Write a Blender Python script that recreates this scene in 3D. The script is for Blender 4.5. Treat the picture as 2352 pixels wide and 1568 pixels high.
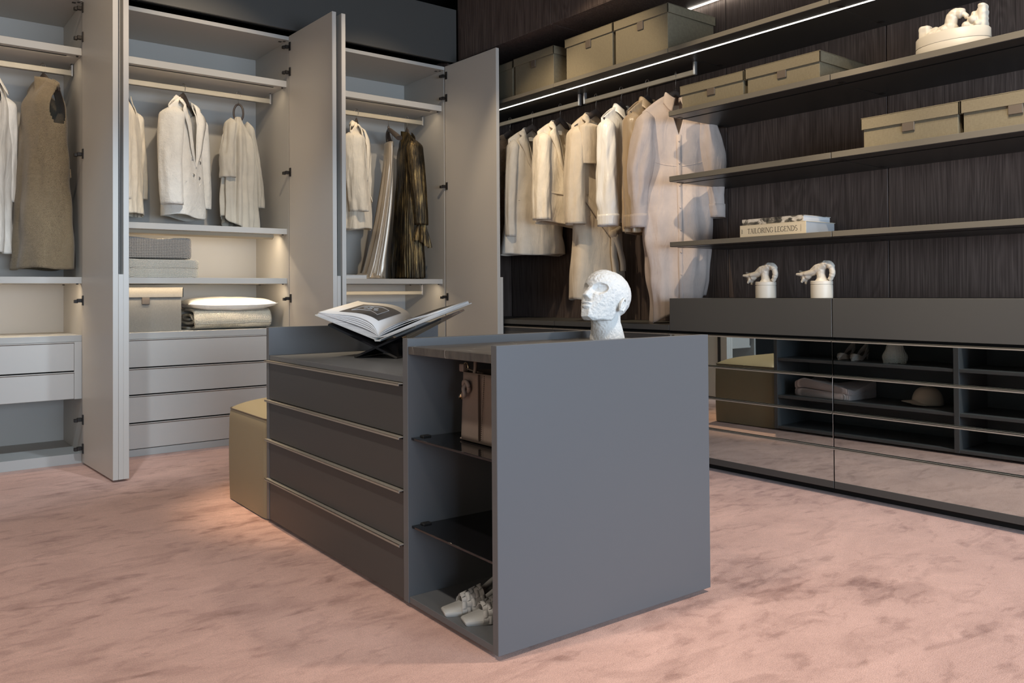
import bpy, bmesh, math, random
from mathutils import Vector, Matrix, noise as mnoise
PI = math.pi
R = math.radians
sc = bpy.context.scene
COL = sc.collection
for o in list(bpy.data.objects): bpy.data.objects.remove(o)

# ------------------------------------------------------------------ camera, world, lights, exposure
CAMZ = 1.02
YAW, PITCH, ROLL = 0.6656, 0.0133, -0.0070
fwd = Vector((math.sin(YAW)*math.cos(PITCH), math.cos(YAW)*math.cos(PITCH), math.sin(PITCH)))
rt0 = Vector((math.cos(YAW), -math.sin(YAW), 0)); up0 = rt0.cross(fwd)
rt = rt0*math.cos(ROLL)+up0*math.sin(ROLL); up = -rt0*math.sin(ROLL)+up0*math.cos(ROLL)
cd = bpy.data.cameras.new('camera'); cam = bpy.data.objects.new('camera', cd); COL.objects.link(cam)
cam.matrix_world = Matrix(((rt.x, up.x, -fwd.x, 0), (rt.y, up.y, -fwd.y, 0), (rt.z, up.z, -fwd.z, CAMZ), (0, 0, 0, 1)))
cd.sensor_width = 36; cd.lens = 1899.9*36/2352; cd.shift_y = (647.0-784)/2352; cd.shift_x = 0
cd.clip_start = 0.05; cd.clip_end = 60
sc.camera = cam
sc.view_settings.view_transform = 'Standard'; sc.view_settings.look = 'None'
sc.view_settings.gamma = 1; sc.view_settings.use_curve_mapping = False
sc.view_settings.exposure = 0.0
w = bpy.data.worlds.new('world'); sc.world = w; w.use_nodes = True
w.node_tree.nodes['Background'].inputs[0].default_value = (0.72, 0.80, 0.90, 1)
w.node_tree.nodes['Background'].inputs[1].default_value = 0.25

def lamp(name, kind, loc, aim, power, color, **k):
    d = bpy.data.lights.new(name, kind); d.energy = power; d.color = color
    for a, v in k.items(): setattr(d, a, v)
    o = bpy.data.objects.new(name, d); COL.objects.link(o); o.location = loc
    o.rotation_euler = (Vector(aim)-Vector(loc)).to_track_quat('-Z', 'Y').to_euler()
    return o
WARM = (1.0, 0.80, 0.56); WARM2 = (1.0, 0.80, 0.56); COOL = (0.63, 0.80, 1.0)
lamp('window_daylight', 'AREA', (1.4, -3.3, 1.25), (1.5, 3, 1.1), 330, COOL, shape='RECTANGLE', size=4.8, size_y=1.6)
lamp('warm_side_fill', 'AREA', (-3.3, 1.0, 1.9), (2, 2.4, 0.6), 40, (1.0, .84, .66), shape='RECTANGLE', size=3.6, size_y=2.2)  # added warm fill from the left, not daylight from a window
SPOT = dict(spot_size=R(44), spot_blend=0.6, shadow_soft_size=0.035)
for x, y, ax, ay, az, p in [
        (2.45, 4.10, 4.1, 4.52, 1.55, 110), (2.35, 3.6, 4.1, 3.95, 2.0, 150), (2.35, 2.3, 4.1, 2.7, 1.75, 190),
        (2.35, 1.2, 4.1, 1.6, 1.75, 250),
        (0.75, 3.55, 0.6, 5.9, 1.9, 100), (1.75, 3.55, 1.75, 5.9, 1.9, 130), (2.75, 3.6, 3.1, 5.9, 1.8, 120)]:
    lamp('track_spot_light', 'SPOT', (x, y, 3.5), (ax, ay, az), p, WARM2, **SPOT)
lamp('track_spot_light', 'SPOT', (1.0, 2.2, 3.5), (2.0, 2.3, 0.9), 30, WARM2, spot_size=R(48), spot_blend=0.8, shadow_soft_size=0.05)
lamp('track_spot_light', 'SPOT', (1.2, 4.4, 3.5), (1.85, 3.85, 0.45), 430, WARM2, spot_size=R(30), spot_blend=0.8, shadow_soft_size=0.05)
lamp('track_spot_light', 'SPOT', (2.9, 0.7, 3.5), (3.0, 1.3, 0.0), 350, (1.0, .92, .84), spot_size=R(80), spot_blend=0.9, shadow_soft_size=0.08)
lamp('track_spot_light', 'SPOT', (0.0, 2.1, 3.5), (0.35, 2.4, 0.0), 230, (1.0, .89, .78), spot_size=R(88), spot_blend=0.9, shadow_soft_size=0.08)  # added broad spot that fills the dark stretch of left carpet
for x in (0.35, 1.65):
    lamp('track_spot_light', 'SPOT', (x, 2.9, 3.5), (x+.15, 5.6, 0.40), 205, (.68, .84, 1.0), spot_size=R(40), spot_blend=0.7, shadow_soft_size=0.05)  # added cool spots, cones kept low to brighten only the drawer fronts
def strip(name, x0, x1, y, z, power, aim=(0, 0.25, -1), color=WARM2, width=0.012):
    lamp(name, 'AREA', ((x0+x1)/2, y, z), ((x0+x1)/2+aim[0], y+aim[1], z+aim[2]), power, color, shape='RECTANGLE', size=abs(x1-x0), size_y=width)

# ------------------------------------------------------------------ helpers
def link(name, me, mat=None, parent=None, smooth=False):
    o = bpy.data.objects.new(name, me); COL.objects.link(o)
    if mat is not None: me.materials.append(mat)
    if parent is not None: o.parent = parent
    if smooth:
        me.polygons.foreach_set('use_smooth', [True]*len(me.polygons))
    return o
def tag(o, label=None, cat=None, group=None, kind=None):
    if label: o['label'] = label
    if cat: o['category'] = cat
    if group: o['group'] = group
    if kind: o['kind'] = kind
    return o
def thing(name, label, cat, loc=(0, 0, 0), rz=0, group=None):
    o = bpy.data.objects.new(name, None); COL.objects.link(o); o.location = loc; o.rotation_euler = (0, 0, rz)
    o.empty_display_size = 0.05
    return tag(o, label, cat, group)
def smooth_angle(o, deg=35):
    me = o.data
    me.polygons.foreach_set('use_smooth', [True]*len(me.polygons))
    bm = bmesh.new(); bm.from_mesh(me); a = R(deg)
    for e in bm.edges:
        if len(e.link_faces) == 2 and e.calc_face_angle(0) > a: e.smooth = False
    bm.to_mesh(me); bm.free()
    return o
class MB:
    """collects shapes into ONE mesh object"""
    def __init__(s): s.bm = bmesh.new()
    def box(s, x0, x1, y0, y1, z0, z1, bev=0.0, seg=1, M=None):
        b = bmesh.new(); bmesh.ops.create_cube(b, size=1)
        bmesh.ops.scale(b, vec=(abs(x1-x0), abs(y1-y0), abs(z1-z0)), verts=b.verts)
        bmesh.ops.translate(b, vec=((x0+x1)/2, (y0+y1)/2, (z0+z1)/2), verts=b.verts)
        if bev > 0:
            bmesh.ops.bevel(b, geom=list(b.edges), offset=bev, segments=seg, profile=0.5, affect='EDGES')
        s._add(b, M); return s
    def _add(s, b, M=None):
        if M is not None: bmesh.ops.transform(b, matrix=M, verts=b.verts)
        me = bpy.data.meshes.new('t'); b.to_mesh(me); b.free(); s.bm.from_mesh(me); bpy.data.meshes.remove(me)
    def vf(s, verts, faces, M=None):
        me = bpy.data.meshes.new('t'); me.from_pydata([tuple(v) for v in verts], [], faces)
        if M is not None: me.transform(M)
        s.bm.from_mesh(me); bpy.data.meshes.remove(me); return s
    def tube(s, pts, rad, seg=10, cap=True, flat=None, M=None):
        pts = [Vector(p) for p in pts]; n = len(pts)
        rad = [rad]*n if not isinstance(rad, (list, tuple)) else rad
        V = []; F = []; up = None
        for i, p in enumerate(pts):
            t = (pts[min(i+1, n-1)]-pts[max(i-1, 0)]).normalized()
            if up is None:
                up = Vector((0, 0, 1)) if abs(t.z) < 0.9 else Vector((0, 1, 0))
            a = t.cross(up)
            if a.length < 1e-6: a = t.orthogonal()
            a.normalize(); b = a.cross(t).normalized(); up = b
            r = rad[i]; ra, rb = (r if isinstance(r, tuple) else (r, r))
            for k in range(seg):
                th = 2*PI*k/seg; V.append(p+a*(ra*math.cos(th))+b*(rb*math.sin(th)))
        for i in range(n-1):
            for k in range(seg):
                F.append((i*seg+k, i*seg+(k+1) % seg, (i+1)*seg+(k+1) % seg, (i+1)*seg+k))
        if cap:
            F.append(tuple(range(seg))[::-1]); F.append(tuple((n-1)*seg+k for k in range(seg)))
        return s.vf(V, F, M)
    def lathe(s, prof, seg=32, M=None, cap=True):
        V = []; F = []; n = len(prof)
        for r, z in prof:
            for k in range(seg):
                th = 2*PI*k/seg; V.append((r*math.cos(th), r*math.sin(th), z))
        for i in range(n-1):
            for k in range(seg):
                F.append((i*seg+k, i*seg+(k+1) % seg, (i+1)*seg+(k+1) % seg, (i+1)*seg+k))
        if cap:
            F.append(tuple(range(seg))[::-1]); F.append(tuple((n-1)*seg+k for k in range(seg)))
        return s.vf(V, F, M)
    def prism(s, poly, h0, h1, axis='z', M=None):
        n = len(poly)
        def P(a, b, h): return {'z': (a, b, h), 'y': (a, h, b), 'x': (h, a, b)}[axis]
        V = [P(a, b, h0) for a, b in poly]+[P(a, b, h1) for a, b in poly]
        F = [tuple(range(n))[::-1], tuple(range(n, 2*n))]+[(i, (i+1) % n, n+(i+1) % n, n+i) for i in range(n)]
        return s.vf(V, F, M)
    def ball(s, c, r, sub=2, M=None):
        b = bmesh.new(); bmesh.ops.create_icosphere(b, subdivisions=sub, radius=1)
        r = (r, r, r) if not isinstance(r, tuple) else r
        bmesh.ops.scale(b, vec=r, verts=b.verts)
        if M is not None: bmesh.ops.transform(b, matrix=M, verts=b.verts)
        bmesh.ops.translate(b, vec=c, verts=b.verts); s._add(b); return s
    def build(s, name, mat=None, parent=None, smooth=False, ang=None, fix=True):
        if fix: bmesh.ops.recalc_face_normals(s.bm, faces=s.bm.faces)
        me = bpy.data.meshes.new(name); s.bm.to_mesh(me); s.bm.free()
        o = link(name, me, mat, parent, smooth)
        if ang: smooth_angle(o, ang)
        return o
def box(name, b, mat, parent=None, bev=0.0015, **k):
    return MB().box(*b, bev=bev, **k).build(name, mat, parent)
def grid(name, nu, nv, fn, mat, parent=None, closed=False, smooth=True, thick=None, keep=None):
    """surface fn(u,v) -> (x,y,z); closed wraps in u"""
    V = [fn(i/(nu if closed else nu-1), j/(nv-1)) for j in range(nv) for i in range(nu)]
    F = []
    for j in range(nv-1):
        for i in range(nu if closed else nu-1):
            if keep and not keep((i+.5)/nu, (j+.5)/nv): continue
            F.append((j*nu+i, j*nu+(i+1) % nu, (j+1)*nu+(i+1) % nu, (j+1)*nu+i))
    me = bpy.data.meshes.new(name); me.from_pydata([tuple(v) for v in V], [], F)
    o = link(name, me, mat, parent, smooth)
    if thick:
        m = o.modifiers.new('thickness', 'SOLIDIFY'); m.thickness = thick; m.offset = 0
    return o
def blob(name, mb, mat, parent=None, voxel=0.004, it=4, fac=0.5, post=None):
    """union of overlapping shapes re-meshed into one continuous smooth surface"""
    t = mb.build('tmp'); m = t.modifiers.new('r', 'REMESH'); m.mode = 'VOXEL'; m.voxel_size = voxel
    if it: s = t.modifiers.new('s', 'SMOOTH'); s.iterations = it; s.factor = fac
    bpy.context.view_layer.update(); dg = bpy.context.evaluated_depsgraph_get()
    me = bpy.data.meshes.new_from_object(t.evaluated_get(dg)); me.name = name
    old = t.data; bpy.data.objects.remove(t); bpy.data.meshes.remove(old)
    if post:
        for v in me.vertices: v.co = post(v.co.copy())
    me.materials.clear()
    return link(name, me, mat, parent, True)
def ss(a, b, x):
    t = min(1, max(0, (x-a)/(b-a))) if b != a else float(x > a)
    return t*t*(3-2*t)
def lerp(a, b, t): return a+(b-a)*t
def interp(tab, x):
    if x <= tab[0][0]: return tab[0][1]
    for (a, va), (b, vb) in zip(tab, tab[1:]):
        if x <= b:
            t = (x-a)/(b-a); t = t*t*(3-2*t); return va+(vb-va)*t
    return tab[-1][1]
def fbm(x, y, z): return mnoise.noise(Vector((x, y, z)))

# ------------------------------------------------------------------ materials
def mat(name, color, rough=0.5, metal=0.0, spec=0.5, bump=None, build=None, sheen=0.0, emit=None, coat=0.0):
    m = bpy.data.materials.new(name); m.use_nodes = True; nt = m.node_tree; b = nt.nodes['Principled BSDF']
    b.inputs['Base Color'].default_value = (*color, 1); b.inputs['Roughness'].default_value = rough
    b.inputs['Metallic'].default_value = metal; b.inputs['Specular IOR Level'].default_value = spec
    if sheen: b.inputs['Sheen Weight'].default_value = sheen
    if coat: b.inputs['Coat Weight'].default_value = coat
    if emit: b.inputs['Emission Color'].default_value = (*emit[0], 1); b.inputs['Emission Strength'].default_value = emit[1]
    if bump or build:
        tc = nt.nodes.new('ShaderNodeTexCoord')
    if bump:   # (scale, strength, distance, stretch)
        sc_, st, dist = bump[:3]; stretch = bump[3] if len(bump) > 3 else (1, 1, 1)
        mp = nt.nodes.new('ShaderNodeMapping'); mp.inputs['Scale'].default_value = stretch
        nt.links.new(tc.outputs['Object'], mp.inputs[0])
        n = nt.nodes.new('ShaderNodeTexNoise'); n.inputs['Scale'].default_value = sc_; n.inputs['Detail'].default_value = 3
        nt.links.new(mp.outputs[0], n.inputs['Vector'])
        bp = nt.nodes.new('ShaderNodeBump'); bp.inputs['Strength'].default_value = st; bp.inputs['Distance'].default_value = dist
        nt.links.new(n.outputs[0], bp.inputs['Height']); nt.links.new(bp.outputs[0], b.inputs['Normal'])
    if build: build(nt, b, tc)
    return m
def ramp(nt, src, stops):
    r = nt.nodes.new('ShaderNodeValToRGB'); e = r.color_ramp.elements
    while len(e) < len(stops): e.new(0.5)
    for q, (p, c) in zip(e, stops): q.position = p; q.color = (*c, 1)
    nt.links.new(src, r.inputs[0]); return r.outputs[0]
def texn(nt, vec, scale, detail=4, rough=0.55, dist=0.0, stretch=None, rot=None):
    if stretch or rot:
        mp = nt.nodes.new('ShaderNodeMapping')
        if stretch: mp.inputs['Scale'].default_value = stretch
        if rot: mp.inputs['Rotation'].default_value = rot
        nt.links.new(vec, mp.inputs[0]); vec = mp.outputs[0]
    n = nt.nodes.new('ShaderNodeTexNoise'); n.inputs['Scale'].default_value = scale; n.inputs['Detail'].default_value = detail
    n.inputs['Roughness'].default_value = rough; n.inputs['Distortion'].default_value = dist
    nt.links.new(vec, n.inputs['Vector']); return n.outputs[0]
def mth(nt, op, a, b=0.5, c=None):
    n = nt.nodes.new('ShaderNodeMath'); n.operation = op
    for i, v in enumerate((a, b) if c is None else (a, b, c)):
        if isinstance(v, (int, float)): n.inputs[i].default_value = v
        else: nt.links.new(v, n.inputs[i])
    return n.outputs[0]
def mixc(nt, f, a, b):
    n = nt.nodes.new('ShaderNodeMix'); n.data_type = 'RGBA'
    if isinstance(f, (int, float)): n.inputs[0].default_value = f
    else: nt.links.new(f, n.inputs[0])
    for i, v in ((6, a), (7, b)):
        if isinstance(v, tuple): n.inputs[i].default_value = (*v, 1)
        else: nt.links.new(v, n.inputs[i])
    return n.outputs[2]
def bumpn(nt, b, h, st, dist):
    bp = nt.nodes.new('ShaderNodeBump'); bp.inputs['Strength'].default_value = st; bp.inputs['Distance'].default_value = dist
    nt.links.new(h, bp.inputs['Height']); nt.links.new(bp.outputs[0], b.inputs['Normal'])

def carpet_nodes(nt, b, tc):
    v = tc.outputs['Object']
    big = texn(nt, v, 0.9, 3, 0.55, 0.3)
    soft = texn(nt, v, 2.2, 6, 0.62, 0.9, (1.0, 1.6, 1), (0, 0, 0.35))
    s1 = texn(nt, v, 4.0, 5, 0.58, 0.5, (1.0, 1.9, 1), (0, 0, 0.5))
    s2 = texn(nt, v, 7.5, 4, 0.55, 0.4, (1.0, 2.0, 1), (0, 0, -0.3))
    a = mth(nt, 'ADD', mth(nt, 'MULTIPLY', s1, 0.7), mth(nt, 'MULTIPLY', big, 0.45))
    c2 = mth(nt, 'ADD', mth(nt, 'MULTIPLY', s2, 0.75), mth(nt, 'MULTIPLY', big, 0.35))
    m0 = ramp(nt, soft, [(0.36, (0, 0, 0)), (0.68, (1, 1, 1))])
    m1 = ramp(nt, a, [(0.585, (0, 0, 0)), (0.72, (1, 1, 1))])
    m2 = ramp(nt, c2, [(0.59, (0, 0, 0)), (0.69, (1, 1, 1))])
    s3 = texn(nt, v, 3.0, 3, 0.5, 0.9, (1.0, 2.6, 1), (0, 0, 0.15))
    m3 = ramp(nt, s3, [(0.575, (0, 0, 0)), (0.655, (1, 1, 1)), (0.80, (.3, .3, .3))])
    mm = mth(nt, 'ADD', mth(nt, 'MULTIPLY', m0, 0.34), mth(nt, 'ADD', mth(nt, 'MULTIPLY', m1, 0.26), mth(nt, 'MULTIPLY', m2, 0.36)))
    mm = mth(nt, 'ADD', mm, mth(nt, 'MULTIPLY', m3, 0.25))
    fine = texn(nt, v, 260, 2, 0.6); grain = texn(nt, v, 60, 3, 0.7)
    base = mixc(nt, mm, CARPET_HI, CARPET_LO)
    f2 = ramp(nt, mth(nt, 'ADD', mth(nt, 'MULTIPLY', fine, .7), mth(nt, 'MULTIPLY', grain, .3)), [(0.3, (0.76, 0.76, 0.76)), (0.7, (1.18, 1.18, 1.18))])
    mx = nt.nodes.new('ShaderNodeMix'); mx.data_type = 'RGBA'; mx.blend_type = 'MULTIPLY'; mx.inputs[0].default_value = 1
    nt.links.new(base, mx.inputs[6]); nt.links.new(f2, mx.inputs[7]); nt.links.new(mx.outputs[2], b.inputs['Base Color'])
    h = mth(nt, 'ADD', mth(nt, 'MULTIPLY', fine, 0.6), mth(nt, 'MULTIPLY', mm, -0.5))
    bumpn(nt, b, h, 0.45, 0.006)
CARPET_HI = (0.70, 0.415, 0.325); CARPET_LO = (0.275, 0.125, 0.082)
M = {}
M['carpet'] = mat('rose carpet pile', CARPET_HI, 0.95, spec=0.1, sheen=0.25, build=carpet_nodes)
def wood_nodes(c1, c2, c3):
    def f(nt, b, tc):
        v = tc.outputs['Object']
        g = texn(nt, v, 1.0, 5, 0.65, 0.0, (170, 170, 2.2))
        fig = texn(nt, v, 1.0, 2, 0.5, 1.4, (5.0, 5.0, 0.55))
        rings = mth(nt, 'SINE', mth(nt, 'MULTIPLY', fig, 70))
        k = mth(nt, 'ADD', mth(nt, 'MULTIPLY', g, 0.85), mth(nt, 'MULTIPLY', rings, 0.045))
        nt.links.new(ramp(nt, k, [(0.28, c1), (0.45, c2), (0.62, c3)]), b.inputs['Base Color'])
        bumpn(nt, b, g, 0.12, 0.001)
    return f
M['wood'] = mat('dark smoked oak', (0.05, 0.04, 0.037), 0.5, spec=0.35, build=wood_nodes((0.056, 0.040, 0.034), (0.108, 0.079, 0.067), (0.178, 0.134, 0.114)))
M['lacq'] = mat('light warm grey lacquer', (0.54, 0.50, 0.447), 0.42, spec=0.4, bump=(420, 0.05, 0.0004))
M['lacq_in'] = mat('light grey wardrobe lining', (0.46, 0.44, 0.405), 0.5, spec=0.35, bump=(260, 0.08, 0.0004))
M['drawer'] = mat('island drawer lacquer', (0.058, 0.056, 0.053), 0.42, spec=0.4)
M['dark'] = mat('anthracite lacquer', (0.075, 0.073, 0.068), 0.42, spec=0.4)
M['island'] = mat('slate grey lacquer', (0.112, 0.115, 0.119), 0.38, spec=0.42)
M['shelf'] = mat('graphite brown shelf lacquer', (0.140, 0.127, 0.102), 0.40, spec=0.45)
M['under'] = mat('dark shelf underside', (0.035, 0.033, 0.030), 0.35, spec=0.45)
M['black'] = mat('matt black', (0.012, 0.012, 0.012), 0.55, spec=0.3)
M['gap'] = mat('black shadow gap lining', (0.006, 0.006, 0.006), 0.8, spec=0.1)
M['bronze'] = mat('dark bronze metal', (0.035, 0.03, 0.027), 0.42, 0.6)
M['handle'] = mat('brushed pewter handle', (0.36, 0.325, 0.275), 0.42, 0.35)
M['rail'] = mat('champagne anodised aluminium', (0.44, 0.385, 0.29), 0.45, 0.35)
M['alu'] = mat('satin aluminium', (0.62, 0.62, 0.62), 0.3, 0.85)
M['mirror'] = mat('bronze mirror glass', (0.61, 0.685, 0.69), 0.012, 1.0)
M['smoke'] = mat('black smoked glass', (0.006, 0.006, 0.007), 0.03, spec=0.7)
M['ceil'] = mat('dark painted ceiling', (0.02, 0.02, 0.02), 0.8, spec=0.2)
M['plaster'] = mat('light plaster', (0.42, 0.41, 0.40), 0.8, spec=0.2, bump=(60, 0.05, 0.001))
M['led'] = mat('white led diffuser', (1, 1, 1), 0.4, emit=((1.0, 0.93, 0.82), 9.0))
M['ledoff'] = mat('pale diffuser strip', (0.36, 0.31, 0.22), 0.6, 0.0)
def linen(c, name, s=1.0):
    def f(nt, b, tc):
        v = tc.outputs['Object']
        h1 = texn(nt, v, 1, 3, 0.6, 0, (700*s, 60*s, 700*s)); h2 = texn(nt, v, 1, 3, 0.6, 0, (60*s, 700*s, 60*s))
        k = mth(nt, 'ADD', h1, h2)
        hi = tuple(min(1, q*1.12) for q in c); lo = tuple(q*0.86 for q in c)
        nt.links.new(ramp(nt, mth(nt, 'MULTIPLY', k, 0.5), [(0.38, lo), (0.62, hi)]), b.inputs['Base Color'])
        bumpn(nt, b, k, 0.15, 0.0008)
    return mat(name, c, 0.8, spec=0.25, build=f)
M['boxlinen'] = linen((0.180, 0.153, 0.102), 'olive taupe box linen')
M['boxgrey'] = linen((0.20, 0.188, 0.165), 'grey taupe box linen')
M['leather'] = mat('taupe pebbled leather', (0.105, 0.082, 0.062), 0.55, bump=(900, 0.5, 0.0006))
M['pouf'] = mat('olive beige leather', (0.285, 0.24, 0.155), 0.5, spec=0.4, bump=(350, 0.08, 0.0006))
M['plaster_white'] = mat('rough white plaster', (0.70, 0.685, 0.65), 0.85, spec=0.2, bump=(75, 0.9, 0.005))
M['ceramic'] = mat('cream glazed ceramic', (0.60, 0.555, 0.48), 0.42, spec=0.5, bump=(40, 0.12, 0.002))
def stone_nodes(nt, b, tc):
    v = tc.outputs['Object']
    n1 = texn(nt, v, 9, 5, 0.6, 0.6, (1, 3.5, 1))
    vo = nt.nodes.new('ShaderNodeTexVoronoi'); vo.feature = 'DISTANCE_TO_EDGE'; vo.inputs['Scale'].default_value = 3.4
    mp = nt.nodes.new('ShaderNodeMapping'); mp.inputs['Scale'].default_value = (1.1, 2.6, 1.3); mp.inputs['Rotation'].default_value = (0.3, 0.5, 0.5)
    nd = nt.nodes.new('ShaderNodeTexNoise'); nd.inputs['Scale'].default_value = 5
    nt.links.new(v, nd.inputs['Vector'])
    va = nt.nodes.new('ShaderNodeVectorMath'); va.operation = 'MULTIPLY_ADD'; nt.links.new(nd.outputs[1], va.inputs[0]); va.inputs[1].default_value = (.25, .25, .25); nt.links.new(v, va.inputs[2])
    nt.links.new(va.outputs[0], mp.inputs[0]); nt.links.new(mp.outputs[0], vo.inputs['Vector'])
    vein = ramp(nt, vo.outputs['Distance'], [(0.0, (1, 1, 1)), (0.012, (0, 0, 0))])
    sp = ramp(nt, texn(nt, v, 6, 2), [(0.5, (0, 0, 0)), (0.6, (1, 1, 1))])
    base = ramp(nt, n1, [(0.35, (0.055, 0.050, 0.046)), (0.65, (0.095, 0.085, 0.075))])
    nt.links.new(mixc(nt, mth(nt, 'MULTIPLY', vein, sp), base, (0.45, 0.43, 0.40)), b.inputs['Base Color'])
M['stone'] = mat('dark grey veined stone', (0.07, 0.07, 0.07), 0.36, spec=0.5, build=stone_nodes)
# ------------------------------------------------------------------ the room
RX = 4.359          # face of the right-hand panelled wall
tag(MB().box(-4, 4.5, -4, 6.4, -0.1, 0).build('floor', M['carpet']), kind='structure')
tag(MB().box(-4, 4.5, -4, 6.4, 3.62, 3.72).build('ceiling', M['ceil']), kind='structure')
tag(MB().box(-4, 4.5, 6.26, 6.4, 0, 3.62).build('wall_back', M['ceil']), kind='structure')
tag(MB().box(-4.1, -4, -4, 6.4, 0, 0.5).box(-4.1, -4, -4, 6.4, 3.1, 3.62).box(-4.1, -4, 3.4, 6.4, 0.5, 3.1).box(-4.1, -4, -4, -1.4, 0.5, 3.1).build('wall_left', M['plaster']), kind='structure')
tag(MB().box(-4, 4.5, -4.1, -4, 0, 0.5).box(-4, 4.5, -4.1, -4, 3.1, 3.62).box(-4, -1.2, -4.1, -4, 0.5, 3.1).box(4.2, 4.5, -4.1, -4, 0.5, 3.1).build('wall_front', M['plaster']), kind='structure')
def window(name, b, axis):
    x0, x1, y0, y1 = b
    fr = MB()
    if axis == 'x':
        for q in (x0, (x0+x1)/2, x1): fr.box(q-.03, q+.03, y0, y1, .5, 3.1)
        fr.box(x0, x1, y0, y1, .5, .56).box(x0, x1, y0, y1, 3.04, 3.1)
    else:
        for q in (y0, (y0+y1)/2, y1): fr.box(x0, x1, q-.03, q+.03, .5, 3.1)
        fr.box(x0, x1, y0, y1, .5, .56).box(x0, x1, y0, y1, 3.04, 3.1)
    o = fr.build(name, M['black']); tag(o, kind='structure'); return o
window('window_1', (-1.2, 4.2, -4.08, -4.02), 'x')
window('window_2', (-4.08, -4.02, -1.4, 3.4), 'y')
wr = MB().box(RX+.022, 4.5, -4, 6.4, 0, 3.62).build('wall_right', M['gap']); tag(wr, kind='structure')
SEAM = [5.553, 4.357, 3.308, 2.2535, 1.2, 0.15, -0.9, -1.95, -3.0]
for a, b in zip(SEAM[1:], SEAM):
    MB().box(RX, RX+.022, a+.003, b-.003, 0.0, 3.62, bev=.001).build('wall_panel', M['wood'], wr)
e = MB().box(3.715, RX, 5.556, 6.26, 0, 2.905).build('trim_1', M['wood']); tag(e, kind='structure')
sf = MB().box(3.822, RX, -3, 5.556, 2.93, 3.62).build('trim_2', M['gap']); tag(sf, kind='structure')
for a, b in [(4.377, 5.53), (3.32, 4.371), (2.26, 3.314), (1.2, 2.254)]:
    MB().box(3.80, 3.822, a, b, 2.912, 3.62, bev=.001).build('fascia_panel', M['wood'], sf)
    MB().box(3.802, RX-.001, a, b, 2.905, 2.93, bev=.001).build('soffit_panel', M['wood'], sf)
MB().box(4.325, 4.34, 1.2, 3.595, 2.899, 2.905).build('led_strip', M['led'], sf)
bk = MB().box(-2.2, 3.765, 5.50, 5.522, 2.876, 3.305, bev=.001).build('trim_3', M['dark']); tag(bk, kind='structure')
MB().box(-2.2, 3.765, 5.522, 6.26, 3.05, 3.07).build('filler_panel', M['black'], bk)
MB().box(-2.2, 3.765, 5.54, 5.552, 2.876, 3.06).build('shadow_panel', M['gap'], bk)

# ------------------------------------------------------------------ the open wardrobes along the back wall
YF, YB = 5.6115, 6.20
L_, LI = M['lacq'], M['lacq_in']
HZ = (2.772, 2.592, 1.881, 0.992, 0.272, 0.098)
def door(parent, hx, ang, off, front_layer, name='door', hinges=True, side=-1):
    """open door, hinge line at the parent's origin frame (hx, 5.565); swings towards the room"""
    T = 0.0287
    d = MB().box(off, off+T, -.665, 0, .012, 2.85, bev=.0012).build(name, L_, parent)
    d.location = (hx, 5.565, 0); d.rotation_euler = (0, 0, R(ang))
    if front_layer:
        MB().box(off+T+.001, off+T+.026, -.665, 0, .012, 1.137, bev=.0012).box(off+T+.001, off+T+.026, -.60, 0, 1.137, 2.85, bev=.0012).build('front_layer', L_, d)
        MB().box(off+T-.0005, off+T+.004, -.662, -.60, 1.139, 2.84).build('grip_recess', M['black'], d)
    else:
        MB().box(off+T-.001, off+T+.007, -.59, -.56, .03, 2.84).build('seal_profile', M['bronze'], d)
    if hinges:
        for z in HZ:
            m = MB()
            m.box(off-.0065, off, -.034, -.014, z-.03, z+.03, bev=.001)
            m.box(off-.03, off-.004, -.012, .012, z-.012, z+.010, bev=.002)
            m.box(off-.045, off-.024, -.004, .02, z-.016, z+.004, bev=.002)
            m.build('hinge', M['bronze'], d)
    return d
def drawer_front(parent, x0, x1, z0, z1, lip=True):
    d = MB().box(x0, x1, YF-.004, YF+.016, z0+.003, z1-.013, bev=.001).build('drawer', L_, parent)
    if lip:
        MB().prism([(YF-.010, z1-.004), (YF-.010, z1-.009), (YF+.004, z1-.0125), (YF+.016, z1-.0125), (YF+.016, z1-.006)], x0, x1, 'x').build('handle_lip', L_, d)
    return d
def rail(parent, x0, x1, y=5.86, z0=2.420, z1=2.455, ztop=2.496, bracket=True):
    r = MB().box(x0, x1, y-.009, y+.009, z0, z1, bev=.003, seg=2).build('clothes_rail', M['rail'], parent)
    if bracket:
        MB().box(x1-.010, x1, y-.012, y+.012, z0-.003, ztop, bev=.001).box(x1-.010, x1-.001, y-.012, y+.03, ztop-.008, ztop, bev=.001).build('rail_bracket', M['alu'], r)
    return r
def shelf(parent, x0, x1, z0, z1, y0=YF, groove=False, name='shelf'):
    s = MB().box(x0, x1, y0, YB, z0, z1, bev=.0012).build(name, LI, parent)
    if groove:
        MB().box(x0+.02, x1-.075, y0+.045, y0+.062, z0-.0015, z0+.001).build('light_groove', M['black'], s)
    for q in (y0+.03, YB-.12):
        MB().lathe([(.007, z0-.006), (.007, z0)], 10, Matrix.Translation((x1-.02, q, 0))).build('shelf_pin', M['bronze'], s)
    return s
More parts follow.
